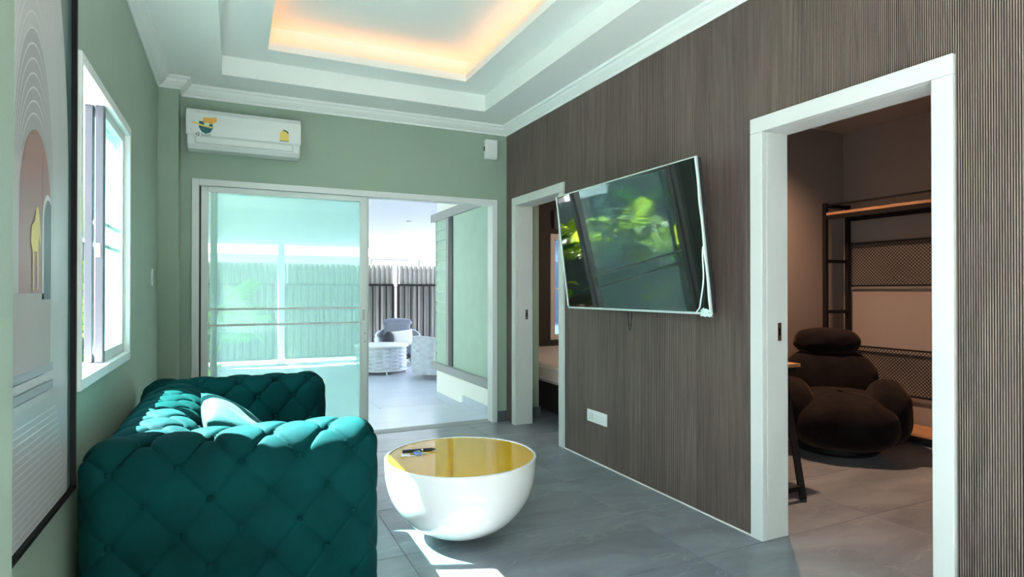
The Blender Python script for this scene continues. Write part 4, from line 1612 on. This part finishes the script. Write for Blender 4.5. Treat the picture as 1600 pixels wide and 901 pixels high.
# ------------------------------------------------------------------ GARDEN AND STREET
g = bx('ground_yard', M_CONC, -30, 40, -15, 60, PZ - .3, PZ - .11)
tag(g, 'pale concrete ground of the yard and street', 'ground', kind='structure')
sb = bx('garden_bed', M_SOIL, -4.2, -1.1, YF + .5, 11.9, PZ - .09, PZ + .02)
tag(sb, 'planted soil bed beside the patio', 'garden bed', kind='structure')
M_GWALL = mat('garden_wall', (.10, .13, .12), .8, var=.2, scale=3)
gw = bx('wall_garden', M_GWALL, -4.55, -4.4, YF, 12.2, PZ - .1, 3.0)
tag(gw, 'dark boundary wall behind the garden plants', 'wall', kind='structure')
gw3 = bx('wall_added_blocker', M_GWALL, -4.4, -1.0, 11.75, 11.88, PZ - .1, 2.05)  # added to keep the sunlit gate out of the screen reflection
tag(gw3, 'added dark wall blocking the bright driveway gate from the television reflection', 'wall', kind='structure')
gw2 = bx('wall_side_yard', M_EXTW, -2.6, -2.45, -5, YF - .1, PZ - .11, 1.5)
tag(gw2, 'sunlit white boundary wall outside the window', 'wall', kind='structure')

hb = tag(empty('neighbour_house', (5.6, 24.0, PZ - .11)), 'low pale house with a dark strip window across the street', 'house')
bx('wall', mat('house_render', (.17, .16, .158), .8), -16, 9, 0, 4, 0, 2.86, hb)
bx('window_recess', M_TRIM_SHADE, -.55, 1.02, -.02, 0, 2.42, 2.79, hb)
bx('window_pane', mat('far_window_pane', (.12, .15, .22), .1), -.50, .98, -.03, -.0201, 2.46, 2.75, hb)
bx('window_recess', M_TRIM_SHADE, 1.42, 1.50, -.02, 0, 2.42, 2.79, hb)
bx('roof_edge', M_EXTW, -16.1, 9.1, -.15, 4, 2.861, 2.90, hb)


def frond_mesh(nm, m, L, nleaf, ll, lw, droop, stiff=.5):
    b = MB()
    ax_ = []
    for k in range(12):
        t = k / 11
        ax_.append(Vector((L * t * math.cos(.9 * t * droop), 0, L * (.75 * t - droop * t * t))))
    b.tube(ax_, .008, 5, .002)
    for k in range(nleaf):
        t = .12 + .86 * k / nleaf
        i_ = t * 11
        p = ax_[int(i_)].lerp(ax_[min(11, int(i_) + 1)], i_ % 1)
        for s in (-1, 1):
            l_ = ll * (math.sin(PI * min(1, t * .85 + .12))) ** .6
            d_ = Vector((stiff, s, -.15 - .25 * t)).normalized()
            w_ = Vector((1, -s * .3, .25)).normalized() * lw
            q = p + d_ * l_ * .5 + Vector((0, 0, .03))
            e_ = p + d_ * l_ + Vector((0, 0, -.10 * l_))
            i0 = len(b.v)
            b.v += [tuple(p), tuple(q - w_), tuple(e_), tuple(q + w_)]
            b.f.append((i0, i0 + 1, i0 + 2, i0 + 3))
    me_ = bpy.data.meshes.new(nm)
    me_.from_pydata([tuple(v) for v in b.v], [], b.f)
    me_.materials.append(m)
    return me_


def leaf_mesh(nm, m, L, W, droop):
    n_ = 9
    vs, fs = [], []
    for k in range(n_):
        t = k / (n_ - 1)
        wv = W * math.sin(PI * min(1, (t * .92 + .06))) ** .8
        x = L * t
        z = L * (.55 * t - droop * t * t)
        vs += [(x, -wv, z + wv * .35), (x, 0, z), (x, wv, z + wv * .35)]
    for k in range(n_ - 1):
        a = 3 * k
        fs += [(a, a + 3, a + 4, a + 1), (a + 1, a + 4, a + 5, a + 2)]
    me_ = bpy.data.meshes.new(nm)
    me_.from_pydata(vs, [], fs)
    me_.materials.append(m)
    me_.polygons.foreach_set('use_smooth', [True] * len(me_.polygons))
    return me_


FROND = [frond_mesh('frond', M_LEAF, 1.0, 13, .46, .034, .55), frond_mesh('frond', M_LEAFD, 1.0, 18, .42, .022, .65), frond_mesh('frond', M_LEAFY, .9, 11, .42, .038, .5)]
LEAF = [leaf_mesh('leaf', M_LEAF, .55, .055, .45), leaf_mesh('leaf', M_LEAFY, .60, .07, .5), leaf_mesh('leaf', M_LEAFD, .5, .06, .4)]
rg = random.Random(11)


def palm(loc, hgt, n_, kind, sc, label, group='leafy palms in the garden bed', name='garden_palm'):
    r_ = tag(empty(name, loc), label, 'palm', group)
    MB().tube([(0, 0, -.01), (.02, .01, hgt * .5), (0, 0, hgt)], .04, 8, .025).build('stem', M_STEM, r_, True)
    for k in range(n_):
        o_ = bpy.data.objects.new('frond', FROND[kind])
        COL.objects.link(o_)
        o_.parent = r_
        o_.location = (0, 0, hgt * rg.uniform(.82, 1.0))
        o_.rotation_euler = (0, rg.uniform(-.75, .35), k * 2.4 + rg.uniform(-.3, .3))
        s = sc * rg.uniform(.75, 1.1)
        o_.scale = (s, s, s)
    return r_


def shrub(loc, hgt, n_, kind, sc, label, group='broad leaved shrubs in the garden bed', name='leafy_shrub'):
    r_ = tag(empty(name, loc), label, 'shrub', group)
    b = MB()
    for k in range(3):
        a = k * 2.1
        b.tube([(0, 0, -.01), (.10 * math.cos(a), .10 * math.sin(a), hgt)], .014, 6, .007)
    b.build('stem', M_STEM, r_, True)
    for k in range(n_):
        t = rg.uniform(.15, 1.0)
        a = (k % 3) * 2.1
        o_ = bpy.data.objects.new('leaf', LEAF[kind])
        COL.objects.link(o_)
        o_.parent = r_
        o_.location = (.10 * t * math.cos(a), .10 * t * math.sin(a), hgt * t)
        o_.rotation_euler = (rg.uniform(-.3, .3), rg.uniform(-.7, .3), rg.uniform(0, 2 * PI))
        s = sc * rg.uniform(.6, 1.15)
        o_.scale = (s, s, s)
    return r_


GB = PZ + .019
PALMS = [(-1.75, 7.3, 1.0, 15, 2, 1.05, 'yellow green palm at the near end of the garden bed, reflected in the television'),
         (-2.1, 8.7, 1.25, 18, 2, 1.15, 'tall yellow green palm in the middle of the garden bed, reflected in the television'),
         (-2.2, 10.1, 1.1, 15, 2, 1.1, 'yellow green palm at the far end of the garden bed'),
         (-3.3, 9.5, 1.5, 16, 1, 1.05, 'dark green palm against the garden wall at the far end'),
         (-3.3, 7.3, 1.5, 16, 1, 1.05, 'dark green palm against the garden wall at the near end'),
         (-1.35, 10.5, 1.1, 20, 1, .9, 'dense dark palm before the left driveway gate, reflected in the television'),
         (-2.7, 11.0, 1.2, 18, 1, 0.75, 'dense dark palm in the far corner of the garden bed')]
for (x, y_, hg, nn, kd, sc, lb) in PALMS:
    palm((x, y_, GB), hg, nn, kd, sc, lb)
SHRUBS = [(-1.7, 7.75, .35, 24, 1, .7, 'low yellow green shrub at the patio edge before the palms'),
          (-1.7, 9.3, .40, 24, 0, .7, 'low mid green shrub at the patio edge before the tall palm'),
          (-2.6, 6.15, .55, 26, 2, .75, 'dark green shrub at the house end of the garden bed'),
          (-1.9, 11.2, .8, 50, 2, .7, 'dense dark green shrub at the gate end of the garden bed'),
          (-1.34, 6.60, 1.35, 16, 0, .42, 'upright green shrub seen at the left edge of the open window')]
for (x, y_, hg, nn, kd, sc, lb) in SHRUBS:
    shrub((x, y_, GB), hg, nn, kd, sc, lb)
# cycad behind the glass at the left of the patio door
palm((-.28, 9.8, PZ), .75, 16, 0, 1.05, 'palm behind the glass at the left end of the patio door', None)
shrub((-.24, 8.2, PZ), .85, 16, 1, .55, 'yellow green shrub just behind the left edge of the patio door glass', None)
palm((.9, 13.6, PZ - .11), 1.3, 12, 0, .9, 'palm top showing over the driveway gate', None)
